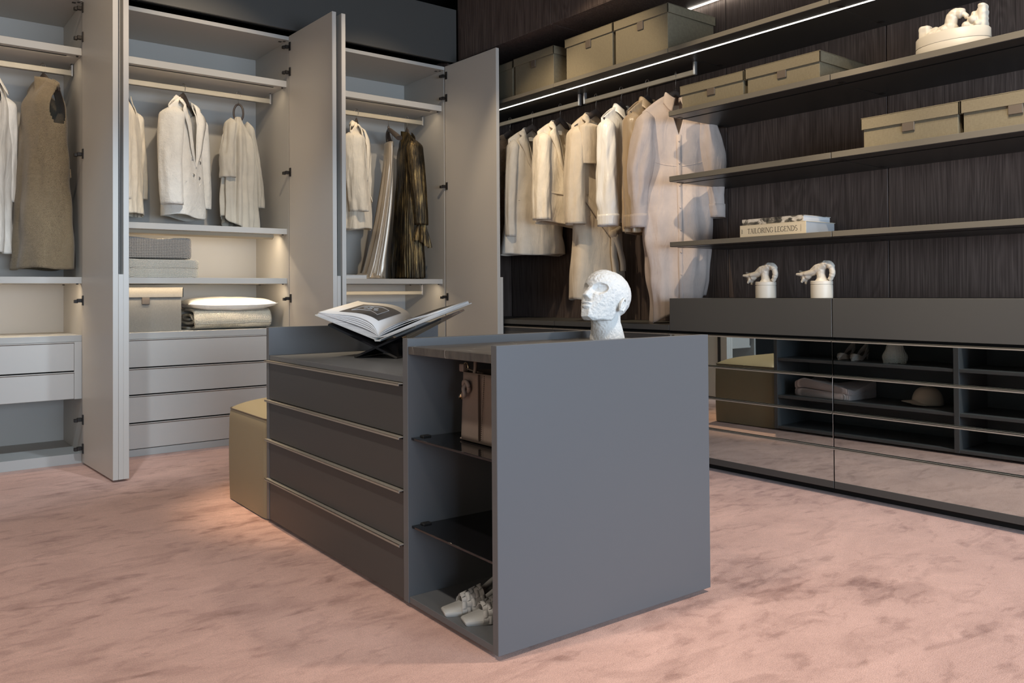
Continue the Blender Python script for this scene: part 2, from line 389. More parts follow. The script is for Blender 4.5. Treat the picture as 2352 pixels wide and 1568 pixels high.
def carcass(name, label, xl, xr):
    t = thing(name, label, 'wardrobe', (0, 0, 0), 0, None)
    MB().box(xl-.0225, xl, 5.58, YB+.012, .0, 2.8478, bev=.001).build('side_panel', LI, t)
    MB().box(xr, xr+.0225, 5.58, YB+.012, .0, 2.8478, bev=.001).build('side_panel', LI, t)
    MB().box(xl, xr, YB, YB+.012, .0, 2.8478).build('back_panel', LI, t)
    s = MB().box(xl, xr, 5.567, YB, 2.8208, 2.8478, bev=.001).build('top_panel', LI, t)
    MB().box(xr-.05, xr-.03, YF+.01, YF+.03, 2.8185, 2.821).box(xr-.025, xr-.010, YF-.01, YF+.005, 2.8185, 2.821).build('screw_cap', M['bronze'], s)
    shelf(t, xl, xr, 2.4962, 2.5408, groove=True, name='upper_shelf')
    return t
b1 = carcass('wardrobe', 'leftmost open grey wardrobe with two drawers and the hanging tweed coat', -0.217, 1.056)
b2 = carcass('wardrobe', 'middle open grey wardrobe with four wide drawers and folded blankets', 1.101, 2.374)
b3 = carcass('wardrobe', 'rightmost open grey wardrobe holding the bronze pleated dress', 2.419, 3.692)
# bay 1
shelf(b1, -.217, 1.056, 1.0955, 1.135, name='middle_shelf')
MB().box(-.217, 1.056, YF-.001, YB, .742, .7797, bev=.001).build('drawer_top', LI, b1)
MB().box(1.014, 1.056, YF-.003, YF+.017, .392, .741, bev=.001).build('side_filler', L_, b1)
MB().box(-.217, 1.056, YF+.018, YB, .392, .412).build('drawer_bottom', LI, b1)
MB().box(-.217, 1.056, YF+.03, YF+.04, .40, .745).build('shadow_lining', M['gap'], b1)
drawer_front(b1, -.17, 1.0125, .563, .745); drawer_front(b1, -.17, 1.0125, .392, .563)
MB().box(-.217, 1.056, YF, YB, .0, .061, bev=.001).build('bottom_panel', LI, b1)
rail(b1, -.217, 1.05)
door(b1, 1.050, 2.15, 0, True)
# bay 2
sh = shelf(b2, 1.101, 2.374, 1.4468, 1.4862, name='middle_shelf')
MB().prism([(YF+.06, 1.4465), (YF+.06, 1.424), (YF+.085, 1.412), (YF+.10, 1.4465)], 1.11, 2.30, 'x').build('light_profile', M['ledoff'], sh)
shelf(b2, 1.101, 2.374, 1.0955, 1.135, name='lower_shelf')
MB().box(1.101, 2.374, YF-.001, YB, .742, .7825, bev=.001).build('drawer_top', LI, b2)
MB().box(1.101, 2.374, YF+.03, YF+.04, .05, .745).build('shadow_lining', M['gap'], b2)
for z0, z1 in ((.5611, .745), (.389, .5611), (.2121, .389), (.0450, .2121)): drawer_front(b2, 1.103, 2.372, z0, z1)
MB().box(1.101, 2.374, YF-.004, YB, .0, .0436, bev=.001).build('bottom_panel', LI, b2)
rail(b2, 1.101, 2.356)
door(b2, 1.050, 2.15, .0548, False, hinges=False)
door(b2, 2.3716, 1.0, 0, True)
# bay 3
sh3 = shelf(b3, 2.419, 3.692, 1.0955, 1.135, groove=True, name='middle_shelf')
rail(b3, 2.419, 3.667)
rail(b3, 2.419, 3.652, z0=1.012, z1=1.040, ztop=1.0955)
MB().box(2.419, 3.692, YF, YB, .0, .061, bev=.001).build('bottom_panel', LI, b3)
door(b3, 2.3716, 1.0, .0665, False, hinges=False)
d3 = door(b3, 3.6934, 1.4, 0, True)
# wardrobe lighting
for x0, x1 in ((-.1, 1.0), (1.15, 2.32), (2.47, 3.64)):
    strip('shelf_light', x0, x1, YF+.054, 2.493, 1.2, (0, .45, -1))
for x0, x1 in ((-.1, 1.0), (1.15, 2.32)):
    strip('shelf_light', x0, x1, YF+.03, 1.0935, 3.0, (0, .5, -1))
strip('shelf_light', 1.15, 2.32, YF+.125, 1.444, 5.0, (0, .35, -1))
strip('shelf_light', 2.47, 3.64, YF+.054, 1.093, 2.5, (0, .35, -1))

# ------------------------------------------------------------------ shelves and drawer units on the right wall
XF = 3.798; XC = 3.7895
def wall_shelf(y0, y1, z0, z1, label, lit=False, group=None):
    t = thing('wall_shelf', label, 'shelf', (XF, (y0+y1)/2, z0), 0, group)
    h = (y1-y0)/2-.0015; T = z1-z0
    MB().box(0, RX-XF, -h, h, 0.002, T, bev=.001).build('board', M['shelf'], t)
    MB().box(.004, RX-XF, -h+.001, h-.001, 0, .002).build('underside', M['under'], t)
    MB().box(.112, .126, -h-.0015, h+.0015, -.0012, .001).build('light_profile', M['led'] if lit else M['gap'], t)
    for q in (.065, .46):
        MB().box(q, q+.03, h-.03, h-.004, -.002, .001).build('shelf_clip', M['bronze'], t)
    return t
S0 = [5.553]+SEAM[1:5]
nm0 = ['far left', 'second', 'third', 'fourth', 'nearest']
lab0 = ['long top shelf section in the corner behind the open door, under the two far boxes',
        'lit top shelf section under the two middle olive storage boxes',
        'lit top shelf section right of the biggest storage box, above two low boxes',
        'lit top shelf section above the ceramic bird sculpture, cut by the frame']
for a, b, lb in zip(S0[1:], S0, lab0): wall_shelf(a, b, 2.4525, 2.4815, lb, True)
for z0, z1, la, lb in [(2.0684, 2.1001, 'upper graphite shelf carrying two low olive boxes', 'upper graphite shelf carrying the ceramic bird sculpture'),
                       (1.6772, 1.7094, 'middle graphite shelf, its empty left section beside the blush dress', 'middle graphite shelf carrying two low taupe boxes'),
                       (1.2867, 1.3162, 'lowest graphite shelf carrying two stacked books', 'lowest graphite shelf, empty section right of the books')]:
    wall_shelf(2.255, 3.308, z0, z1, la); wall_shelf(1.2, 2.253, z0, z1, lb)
# clothes rails of the right wall
def wall_rail(y0, y1, label):
    t = thing('clothes_rail', label, 'rail', (4.08, (y0+y1)/2, 2.373)); h = (y1-y0)/2
    MB().box(-.009, .009, -h, h, 0, .031, bev=.003, seg=2).build('bar', M['rail'], t)
    for q in (-1, 1):
        MB().box(-.011, .011, q*h-.008, q*h+.008, -.002, .0797, bev=.001).build('bracket', M['alu'], t)
wall_rail(4.388, 5.50, 'left champagne clothes rail in the corner, holding three garments')
wall_rail(3.333, 4.332, 'right champagne clothes rail in front of the blush dress')
# drawer units
def drawer_unit(y0, y1, top, z_top, mirror, label):
    t = thing('drawer_unit', label, 'drawer unit', (XC, (y0+y1)/2, 0)); h = (y1-y0)/2-.0025; D = RX-XC-.004
    MB().box(.003 if mirror else 0, D, -h, h, top-(.0317 if not mirror else .02), top, bev=.001).build('top_panel', M['dark'], t)
    MB().box(.021, D, -h, h, .045, top-.02).build('carcass', M['gap'], t)
    if mirror:
        MB().box(0, .02, -h, h, .7885, top-.0005, bev=.001).build('fascia', M['dark'], t)
    zs = [.7815, .6045, .4255, .2500, .0780]
    for k in range(4):
        d = MB().box(.002, .02, -h, h, zs[k+1]-.0035, zs[k]-.013, bev=.0008).build('drawer', M['mirror'] if mirror else M['dark'], t)
        MB().box(-.012, .014, -h, h, zs[k]-.0105, zs[k]-.0075).box(-.012, -.009, -h, h, zs[k]-.0165, zs[k]-.0075).build('handle', M['handle'], d)
    MB().box(0, .02, -h, h, .0405, .0750, bev=.001).build('base_panel', M['dark'], t)
    MB().box(.072, .09, -h-.0025, h+.0025, .0, .0405).build('plinth', M['black'], t)
    return t
drawer_unit(4.357, 5.553, .8217, .79, False, 'far low dark drawer unit in the corner below the pale jacket')
drawer_unit(3.308, 4.357, .8217, .79, False, 'low dark drawer unit behind the white head, below the trench coat')
drawer_unit(2.2535, 3.308, .9807, .788, True, 'bronze mirror drawer unit carrying the two cream figure jars')
drawer_unit(1.2, 2.2535, .9807, .788, True, 'bronze mirror drawer unit at the right edge, bare on top')

# ------------------------------------------------------------------ the island
IX, IY, IR = 1.3836, 1.8345, -0.0277
ci, si = math.cos(IR), math.sin(IR)
def iw(x, y, z=0): return Vector((IX+ci*x-si*y, IY+si*x+ci*y, z))
W_ = 0.8874
isl = thing('dressing_island', 'slate grey dressing island with drawers, open cubbies and stone top', 'island', (IX, IY, 0), IR)
I_ = M['island']
for y0, y1, n in ((0, .0268, 'end_panel'), (.5004, .5329, 'divider_panel'), (1.7605, 1.7890, 'end_panel')):
    MB().box(0, W_, y0, y1, .0149, .8731, bev=.0012).build(n, I_, isl)
MB().box(.003, W_-.003, .0268, .5004, .8217, .8469, bev=.001).build('stone_top', M['stone'], isl)
MB().box(.003, W_-.003, .5329, 1.7605, .727, .7478, bev=.001).build('desk_top', I_, isl)
MB().box(.003, W_-.003, .0268, .5004, .0158, .0357, bev=.001).build('bottom_panel', I_, isl)
MB().box(.44, .456, .0268, .5004, .0357, .8217).build('back_panel', I_, isl)
MB().box(.44, .456, .5329, 1.7605, .03, .727).build('back_panel', I_, isl)
MB().box(.022, .03, .5329, 1.7605, .03, .727).build('shadow_lining', M['gap'], isl)
MB().box(.46, W_-.003, .5329, 1.7605, .0158, .0357, bev=.001).build('bottom_panel', I_, isl)
for z in (.262, .548):
    g = MB().box(.012, .438, .0285, .4985, z-.006, z+.002, bev=.001).build('glass_shelf', M['smoke'], isl)
    for (q, yy) in ((.06, .488), (.36, .488), (.06, .038), (.36, .038)): MB().box(q-.016, q+.016, yy-.011, yy+.011, z-.012, z+.007, bev=.002).build('shelf_clip', M['black'], g)
for z in (.256, .528):
    MB().box(.46, W_-.004, .0268, .5004, z-.016, z+.004, bev=.001).build('shelf', I_, isl)
    MB().box(.46, W_-.004, .5329, 1.7605, z-.016, z+.004, bev=.001).build('shelf', I_, isl)
zi = [.7232, .5475, .3724, .1963, .018]
for k in range(4):
    d = MB().box(.002, .021, .535, 1.7585, zi[k+1]+.006 if k < 3 else .018, zi[k]-.006, bev=.001).build('drawer', M['drawer'], isl)
    MB().box(-.016, .012, .5345, 1.775, zi[k]-.001, zi[k]+.0018).box(-.016, -.0135, .5345, 1.775, zi[k]-.0065, zi[k]+.0018).build('handle', M['handle'], d)
for q in ((.05, .10), (.72, .10), (.05, .515), (.72, .515), (.05, 1.70), (.72, 1.70)): MB().lathe([(.012, .0), (.012, .0165)], 12, Matrix.Translation((q[0], q[1], 0))).build('glide_foot', M['black'], isl)
# ------------------------------------------------------------------ hangers and garments
def fabric(name, c, rough=0.85, sheen=0.2, bump=(600, .25, .0008), spec=.25, metal=0, var=0.06, fold=.42):
    def f(nt, b, tc):
        v = tc.outputs['Object']
        n1 = texn(nt, v, 14, 3, 0.6)
        lo = tuple(q*(1-var) for q in c); hi = tuple(min(1, q*(1+var)) for q in c)
        nt.links.new(ramp(nt, n1, [(0.3, lo), (0.7, hi)]), b.inputs['Base Color'])
        h = mth(nt, 'ADD', mth(nt, 'MULTIPLY', texn(nt, v, bump[0], 2, .6), 1.0), mth(nt, 'MULTIPLY', texn(nt, v, 26, 3, .6), 3.0))
        bumpn(nt, b, h, bump[1], bump[2])
        b1 = b.inputs['Normal'].links[0].from_node
        b2 = nt.nodes.new('ShaderNodeBump'); b2.inputs['Strength'].default_value = fold; b2.inputs['Distance'].default_value = .03
        nt.links.new(texn(nt, v, 1, 4, .55, .6, (13, 13, 3.2)), b2.inputs['Height']); nt.links.new(b2.outputs[0], b1.inputs['Normal'])
    return mat(name, c, rough, metal, spec, sheen=sheen, build=f)
def tweed_nodes(nt, b, tc):
    v = tc.outputs['Object']
    sep = nt.nodes.new('ShaderNodeSeparateXYZ'); nt.links.new(v, sep.inputs[0])
    ax = mth(nt, 'ADD', sep.outputs[0], sep.outputs[1])
    zig = mth(nt, 'PINGPONG', mth(nt, 'MULTIPLY', ax, 1.0), 0.012)
    k = mth(nt, 'SINE', mth(nt, 'MULTIPLY', mth(nt, 'ADD', sep.outputs[2], mth(nt, 'MULTIPLY', zig, 1.5)), 900))
    n1 = texn(nt, v, 420, 2, .7)
    kk = mth(nt, 'ADD', mth(nt, 'MULTIPLY', k, .16), n1)
    nt.links.new(ramp(nt, kk, [(0.38, (0.026, 0.018, 0.011)), (0.5, (0.150, 0.108, 0.062)), (0.64, (0.44, 0.35, 0.225))]), b.inputs['Base Color'])
    bumpn(nt, b, n1, .5, .0015)
F_ = {}
F_['tweed'] = mat('brown herringbone tweed', (0.2, .15, .1), 0.95, spec=.15, sheen=.2, build=tweed_nodes)
F_['boucle'] = fabric('cream boucle wool', (0.86, 0.81, 0.72), .95, .3, (330, .9, .0035), var=.05, fold=.15)
F_['linen_cream'] = fabric('cream slub linen', (0.78, 0.69, 0.55), .85, .2, (500, .5, .0012), var=.08, fold=.55)
F_['pale'] = fabric('pale stone crepe', (0.60, 0.545, 0.46), .7, .2)
F_['trench'] = fabric('beige twill', (0.54, 0.455, 0.345), .75, .15)
F_['lining'] = fabric('dull brown lining', (0.30, 0.24, 0.18), .6, .1)
F_['satin'] = fabric('white satin', (0.74, 0.715, 0.665), .32, 0, (300, .05, .0005), spec=.55, var=.02)
F_['tan'] = fabric('tan satin', (0.40, 0.295, 0.185), .34, 0, (300, .05, .0005), spec=.55, var=.03)
F_['blush'] = fabric('dusty blush crepe', (0.54, 0.45, 0.40), .72, .15)
F_['greige'] = fabric('greige wool', (0.50, 0.455, 0.375), .9, .3)
F_['brownknit'] = fabric('brown textured knit', (0.20, 0.135, 0.085), .9, .2, (60, .9, .006), var=.15)
F_['shirt'] = fabric('off white cotton', (0.82, 0.78, 0.71), .8, .1)
def pleat_nodes(nt, b, tc):
    v = tc.outputs['Object']
    n1 = texn(nt, v, 1, 4, .7, 0, (60, 60, 5)); n2 = texn(nt, v, 700, 2, .7); n3 = texn(nt, v, 6, 2, .5)
    k = mth(nt, 'ADD', mth(nt, 'MULTIPLY', n1, .6), mth(nt, 'ADD', mth(nt, 'MULTIPLY', n2, .3), mth(nt, 'MULTIPLY', n3, .25)))
    nt.links.new(ramp(nt, k, [(0.50, (0.016, 0.014, 0.012)), (0.61, (0.10, 0.075, 0.042)), (0.74, (0.46, 0.33, 0.14))]), b.inputs['Base Color'])
    bumpn(nt, b, n2, .5, .002)
F_['bronze'] = mat('bronze pleated lame', (.1, .07, .03), .34, .85, build=pleat_nodes)
F_['silver'] = mat('pale gold metallic jersey', (.62, .55, .46), .36, .6, bump=(300, .3, .001))
M['hanger'] = mat('dark brown hanger wood', (0.055, 0.043, 0.038), .45, spec=.4)
M['hook'] = mat('dark bronze hook', (0.16, 0.14, 0.12), .35, .8)
M['labelw'] = mat('white woven label', (.62, .61, .58), .8)

def hanger(loc, rz, label, hw=.185, top=-.125, drop=.085, nhw=.07, ghw=.20, group=None):
    """hook over the rail at loc, arms along local x just under the garment's shoulder line"""
    t = thing('clothes_hanger', label, 'hanger', loc, rz, group)
    zc = top+.034
    pts = [(0, .014*math.cos(R(-20+200*k/12)), .002+.016*math.sin(R(-20+200*k/12))) for k in range(13)]
    pts += [(0, -.014, -.012), (0, -.011, -.03), (0, -.002, -.043), (0, 0, -.055), (0, 0, zc+.010)]
    MB().tube(pts, .0026, 8).build('hook', M['hook'], t, True)
    def az(x):
        a = abs(x)
        if a < nhw: return lerp(zc-.012, top-.032, (a/nhw)**1.2)
        return top-.032-drop*((a-nhw)/(ghw-nhw))**1.25
    xs = [-hw+2*hw*k/24 for k in range(25)]
    rad = [(lerp(.0105, .007, abs(x)/hw), .012 if abs(x) > nhw*.9 else .022) for x in xs]
    b = MB().tube([(x, 0, az(x)) for x in xs], rad, 12)
    b.tube([(0, 0, zc-.02), (0, 0, zc+.012)], [.010, .006], 10)
    o = b.build('hanger_arm', M['hanger'], t); smooth_angle(o, 50)
    return t

t_fs = {}
def fs(t, x, z, lift=.004):
    L_ = sorted(t_fs[t.name], key=lambda p: (p[0]-x)**2+(p[2]-z)**2)[:6]
    return (x, sum(p[1] for p in L_)/len(L_)-lift, z)
def garment(name, label, cat, loc, rz, m, L, hw=.20, wid=None, depth=.06, hdep=.085, top=-.105, drop=.085, nhw=.07, vneck=.16, vexp=.9,
            amp=.008, nf=9, seed=0, sleeves=None, vest=False, hem_slope=0.0, group=None, yoff=0.0, slant=0.0):
    """fabric body hanging from a hanger; local front is -y, origin at the rail"""
    t = thing(name, label, cat, loc, rz, group)
    wid = wid or [(top-drop, hw), (L, hw*1.05)]
    rnd = random.Random(seed); ph = [rnd.uniform(0, 6.28) for _ in range(6)]
    def ztop(xr, front):
        a = abs(xr)
        if a > nhw: return top-drop*((a-nhw)/(hw-nhw))**1.25
        k = 1-a/nhw
        return top-(vneck*k**vexp if front else -.012*k)
    def P(u, v):
        th = 2*PI*u; c, s = math.cos(th), math.sin(th)
        front = s < 0
        x0 = math.copysign(abs(c)**.8, c)*hw
        zt = ztop(x0, front); z = lerp(zt, L+hem_slope*x0/hw+.006*math.sin(3*th+ph[0]), v**.92)
        zsh = ztop(max(abs(x0), nhw)*1.0, False)
        d = lerp(.018, depth, ss(0, .16, zsh-z)); d = lerp(d, hdep, ss(top-drop-.1, L, z) if False else (1-ss(L, top-drop, z)))
        if abs(x0) < nhw: d = max(d, .018+.035*(1-abs(x0)/nhw))
        wz = interp(sorted(wid), z) if z < top-drop else hw
        x = x0/hw*wz
        y = math.copysign(abs(s)**.75, s)*d
        f = ss(0.02, .75, v)
        w1 = math.sin(nf*th+ph[1]+1.2*math.sin(2*v+ph[2]))+.6*math.sin((nf*1.7)*th+ph[3]+v*2)
        w2 = fbm(c*2.3+seed, s*2.3, z*6)
        k = amp*f*w1+amp*1.4*w2*ss(0, .2, v)
        return (x+c*k, y+s*k+yoff+slant*(z-top)*-1, z)
    if vest:
        def keep(u, v):
            ph = min(abs((u % .5)), .5-(u % .5))*2*PI; return not ((ph/.50)**2+((v-.098)/.092)**2 < 1)
    else: keep = None
    b = grid('body', 132, 70, P, m, t, closed=True, keep=keep, thick=.0025)
    t_fs[t.name] = [(v.co.x, v.co.y, v.co.z) for v in b.data.vertices if v.co.y < yoff]
    if sleeves:
        for q in sleeves:
            sleeve(t, m, hw, top, drop, seed=seed+q.get('side', 1), yoff=yoff, **q)
    return t
def sleeve(t, m, hw, top, drop, side=-1, ln=.58, r0=(.052, .072), r1=(.042, .055), splay=.04, fwd=-.02, elbow=.006, seed=0, yoff=0, amp=.006, cuff=None, puff=0, bend=0, sx=.046, cap=.0, name='sleeve', pleat=0):
    z0 = top-drop+.006
    def P(u, v):
        th = 2*PI*u; c, s = math.cos(th), math.sin(th)
        e = ss(0, 1, v)
        x = side*(hw-sx+(splay+.014)*ss(-.25, 1, v)*1.0+elbow*math.sin(PI*v)); y = yoff+fwd*v+bend*math.sin(PI*v)-.004; z = z0-ln*v
        k = ss(0, .10, v)**.5
        rx = lerp(r0[0], r1[0], v)*k+puff*math.sin(PI*min(1, v*1.05))**2; ry = lerp(r0[1], r1[1], v)*k+puff*math.sin(PI*min(1, v*1.05))**2
        if v == 0: rx = ry = .003
        n = fbm(c*1.9+seed*3.1, s*1.9+seed, v*2.6)*1.9+.55*fbm(c*1.5+seed, s*1.5, v*9+c*2)+math.sin(6*th+seed+3*v)*.5*v
        if pleat: n = math.sin(pleat*th+seed)*1.2+.4*n
        a = amp*ss(0.05, .3, v)*n*((1-ss(.82, .95, v)) if cuff else 1)
        return (x+c*(rx+a), y+s*(ry+a), z+.02*abs(c)*(1-v)*0)
    o = grid(name, 40, 40, P, m, t, closed=True, thick=.0025)
    if cuff:
        cz, cr = cuff
        zb = z0-ln; x = side*(hw-sx+splay+.014); y = yoff+fwd
        grid('cuff', 44, 6, lambda u, v: (x+side*.006*v+math.cos(2*PI*u)*(r1[0]+.007-.006*v), y+math.sin(2*PI*u)*(r1[1]+.007-.006*v), zb+.020-cz*v), m, o, closed=True, thick=.003)
    return o
def strip_part(name, pts, width, m, parent, thick=.005, nrm=None):
    """flat band along pts; width may be a list; nrm gives the band's flat normal"""
    pts = [Vector(p) for p in pts]; n = len(pts); width = [width]*n if not isinstance(width, (list, tuple)) else width
    V = []; F = []
    for i, p in enumerate(pts):
        t = (pts[min(i+1, n-1)]-pts[max(i-1, 0)]).normalized(); N = Vector(nrm[i] if isinstance(nrm, list) else (nrm or (0, -1, 0))); s = t.cross(N).normalized()
        V += [p-s*width[i]/2, p+s*width[i]/2]
    for i in range(n-1): F.append((2*i, 2*i+1, 2*i+3, 2*i+2))
    me = bpy.data.meshes.new(name); me.from_pydata(V, [], F); o = link(name, me, m, parent, True)
    k = o.modifiers.new('t', 'SOLIDIFY'); k.thickness = thick; k.offset = 0
    return o
def catmull(pts, n=8):
    pts = [Vector(p) for p in pts]; out = []
    for i in range(len(pts)-1):
        p0 = pts[max(i-1, 0)]; p1 = pts[i]; p2 = pts[i+1]; p3 = pts[min(i+2, len(pts)-1)]
        for k in range(n):
            t = k/n; out.append(0.5*((2*p1)+(-p0+p2)*t+(2*p0-5*p1+4*p2-p3)*t*t+(-p0+3*p1-3*p2+p3)*t**3))
    out.append(pts[-1]); return out
def lapels(t, m, top, nhw, vneck, wl=.075, y=-.052, notch=True, x_end=0.0, yb=.03):
    """collar round the neck running into lapels that meet at the break point"""
    for sd in (-1, 1):
        pts = [(0, yb, top+.022), (sd*nhw*.62, yb*.8, top+.018), (sd*nhw*1.02, .004, top+.006), (sd*nhw*.98, y*.55, top-.04), (sd*nhw*.80, y*.92, top-vneck*.35), (sd*nhw*.42+x_end, y*1.0, top-vneck*.72), (x_end, y*1.02, top-vneck*1.02)]
        P_ = catmull(pts, 7); n = len(P_)
        V = []; F = []
        for i, p in enumerate(P_):
            q = i/(n-1)
            wd = interp([(0, .045), (.32, .055), (.48, wl*.85), (.52, wl*.55 if notch else wl*.9), (.56, wl*1.15), (.8, wl*.6), (1, .006)], q)
            o_ = Vector((sd*1.0, -.18, -.35)) if q > .42 else Vector((sd*.55*min(1, q*3), .45*(1-q*2.3), -.9)).normalized()*1.0
            o_.normalize()
            lift = Vector((0, -.008, 0)) if q > .35 else Vector((0, .006, .004))
            V += [p+lift*.3, p+o_*wd*.5+lift*1.6, p+o_*wd+lift*.9]
        for i in range(n-1):
            for k in (0, 1): F.append((3*i+k, 3*i+k+1, 3*i+k+4, 3*i+k+3))
        me = bpy.data.meshes.new('lapel'); me.from_pydata(V, [], F); o = link('lapel', me, m, t, True)
        k = o.modifiers.new('t', 'SOLIDIFY'); k.thickness = .005; k.offset = 0
def shirt_collar(t, m, top, nhw, y=-.03, h=.062, spread=.055, yb=.03, stand=.03):
    def P(u, v):
        a = PI*(1.5-2*u)                # front -> round the back -> front
        a = lerp(-PI*.5-.18*-1, PI*1.5-.18, u)
        c, s = math.cos(a), math.sin(a)
        fr = max(0, -s)
        rx = nhw*.88; ry = yb if s > 0 else -y*1.2
        if v < .4:
            k = v/.4; return (c*rx, s*ry, top+lerp(-.005, stand, k)-.045*fr**2)
        k = (v-.4)/.6
        out = lerp(.004, .026+.012*fr, k)
        return (c*(rx+out)+math.copysign(spread*.35, c)*fr**3*k, s*(ry+out)-.012*fr*k, top+stand-.045*fr**2-(h+.03*fr**4)*k)
    grid('collar', 48, 10, P, m, t, thick=.0035)
def buttons(t, pts, r=.009, m=None, name='button'):
    for p in pts:
        MB().lathe([(r*.2, -.004), (r, -.003), (r, .001), (r*.8, .003), (.001, .0025)], 14, Matrix.Translation(p) @ Matrix.Rotation(PI/2, 4, 'X')).build(name, m or M['alu'], t, True)
def flap(t, m, x, y, z, wd=.11, h=.05, tilt=0):
    p0 = Vector(fs(t, x-wd*.4, z)); p1 = Vector(fs(t, x+wd*.4, z)); p2 = Vector(fs(t, x, z-h*.8))
    o = MB().box(-wd/2, wd/2, -.003, .004, -h, 0, bev=.002).build('pocket_flap', m, t); o.location = ((p0+p1)/2)
    o.rotation_euler = (-math.atan2(p2.y-o.location.y, h*.8), R(tilt), math.atan2(p1.y-p0.y, wd*.8))
    smooth_angle(o, 40)

RW = 2.457   # rail top in the wardrobes
RR = 2.406   # rail top on the right wall
# ---- wardrobe bay 1
hanger((.885, 5.86, RW), R(108), 'wood hanger with rounded end showing through the tweed coat armhole', hw=.19, top=-.085, drop=.05, ghw=.185)
t = garment('coat', 'sleeveless brown herringbone tweed coat hanging in the left wardrobe', 'coat', (.885, 5.86, RW), R(108), F_['tweed'], -1.27, hw=.185, depth=.085, hdep=.13, top=-.085, drop=.05, nhw=.07, vneck=.12,
            wid=[(-1.27, .225), (-.75, .195), (-.35, .19), (-.16, .185)], amp=.010, nf=4, seed=4, vest=True)
flap(t, F_['tweed'], -.13, -.118, -.66, .11, .055, 8)
hanger((.605, 5.86, RW), R(60), 'hanger of the white shirt at the left picture edge', top=-.11)
t = garment('shirt', 'long off-white shirt cut off by the left picture edge', 'shirt', (.605, 5.86, RW), R(58), F_['shirt'], -1.17, hw=.19, hdep=.06, seed=7, amp=.01, nf=7, top=-.11,
            sleeves=[dict(side=-1, ln=.62, splay=.02), dict(side=1, ln=.66, splay=.035, fwd=.0)])
shirt_collar(t, F_['shirt'], -.11, .07)
# ---- wardrobe bay 2
hanger((1.735, 5.86, RW), R(46), 'dark hanger inside the white double-breasted jacket', top=-.088)
t = garment('jacket', 'white boucle double-breasted jacket with metal buttons in the middle wardrobe', 'jacket', (1.735, 5.86, RW), R(46), F_['boucle'], -.905, hw=.195, depth=.075, hdep=.10, top=-.088, drop=.085, nhw=.072, vneck=.46, vexp=1.15,
            wid=[(-.905, .205), (-.5, .175), (-.3, .185), (-.18, .195)], amp=.005, nf=4, seed=11, hem_slope=-.004,
            sleeves=[dict(side=-1, ln=.67, r0=(.06, .088), r1=(.058, .075), splay=.055, fwd=-.03, amp=.004, elbow=.025), dict(side=1, ln=.66, r0=(.055, .085), r1=(.05, .07), splay=.05, fwd=-.01, amp=.004, elbow=.02)])
lapels(t, F_['boucle'], -.088, .072, .47, .085, y=-.078)
buttons(t, [fs(t, -.045, -.51), fs(t, .065, -.52), fs(t, -.04, -.62), fs(t, .045, -.63)], .012)
flap(t, F_['boucle'], -.085, -.100, -.665); flap(t, F_['boucle'], .10, -.097, -.665)
hanger((1.36, 5.86, RW), R(62), 'hanger of the cream jacket half hidden by the wardrobe door', top=-.1)
garment('jacket', 'cream jacket half hidden behind the left wardrobe door edge', 'jacket', (1.36, 5.86, RW), R(62), F_['linen_cream'], -.90, hw=.19, seed=15, top=-.1, hdep=.09, depth=.07,
        sleeves=[dict(side=-1, ln=.64, splay=.03), dict(side=1, ln=.60, splay=.055, fwd=-.02, r1=(.05, .065))])
# greige wrap draped through a ring hanger
t = thing('clothes_hanger', 'brown open ring hanger holding the draped greige wrap', 'hanger', (2.117, 5.86, RW), R(60))
MB().tube([(0, .014*math.cos(R(-20+200*k/12)), .002+.016*math.sin(R(-20+200*k/12))) for k in range(13)]+[(0, -.014, -.012), (0, -.010, -.03), (0, 0, -.045), (0, 0, -.075)], .0026, 8).build('hook', M['hook'], t, True)
MB().tube([(.012*0, .033*math.sin(a), -.135+.062*math.cos(a)) for a in [2*PI*k/28 for k in range(29)]], [(.011, .007)]*29, 10, cap=False).build('ring', M['hanger'], t, True)
def drape(u, v):
    th = 2*PI*u; c, s = math.cos(th), math.sin(th)
    z = lerp(-.165, -.955+.03*math.sin(2*th+1)+.06*ss(.55, 1, math.cos(th-2.6)), v)
    q = ss(0, .22, v); rx = lerp(.018, .125, q)*lerp(1, 1.18, v); ry = lerp(.02, .075, q)*lerp(1, 1.2, v)
    k = .012*ss(0.03, .3, v)*(math.sin(9*th+2*v)+.7*math.sin(15*th+1+v))+.016*fbm(c*2, s*2, z*5)
    if v < .001: rx, ry = .010, .012
    return (c*(rx+k)+.012*v, s*(ry+k), z)
g = thing('wrap', 'greige wrap draped in folds through the ring hanger', 'wrap', (2.117, 5.86, RW), R(25))
grid('body', 140, 60, drape, F_['greige'], g, closed=True, thick=.003)
sleeve(g, F_['greige'], .115, -.19, .0, side=-1, ln=.43, r0=(.03, .05), r1=(.045, .055), splay=.04, fwd=-.02, seed=3, amp=.009, sx=.045)
sleeve(g, F_['greige'], .115, -.19, .0, side=1, ln=.62, r0=(.03, .05), r1=(.04, .05), splay=.095, fwd=.0, seed=5, amp=.009, sx=.045)
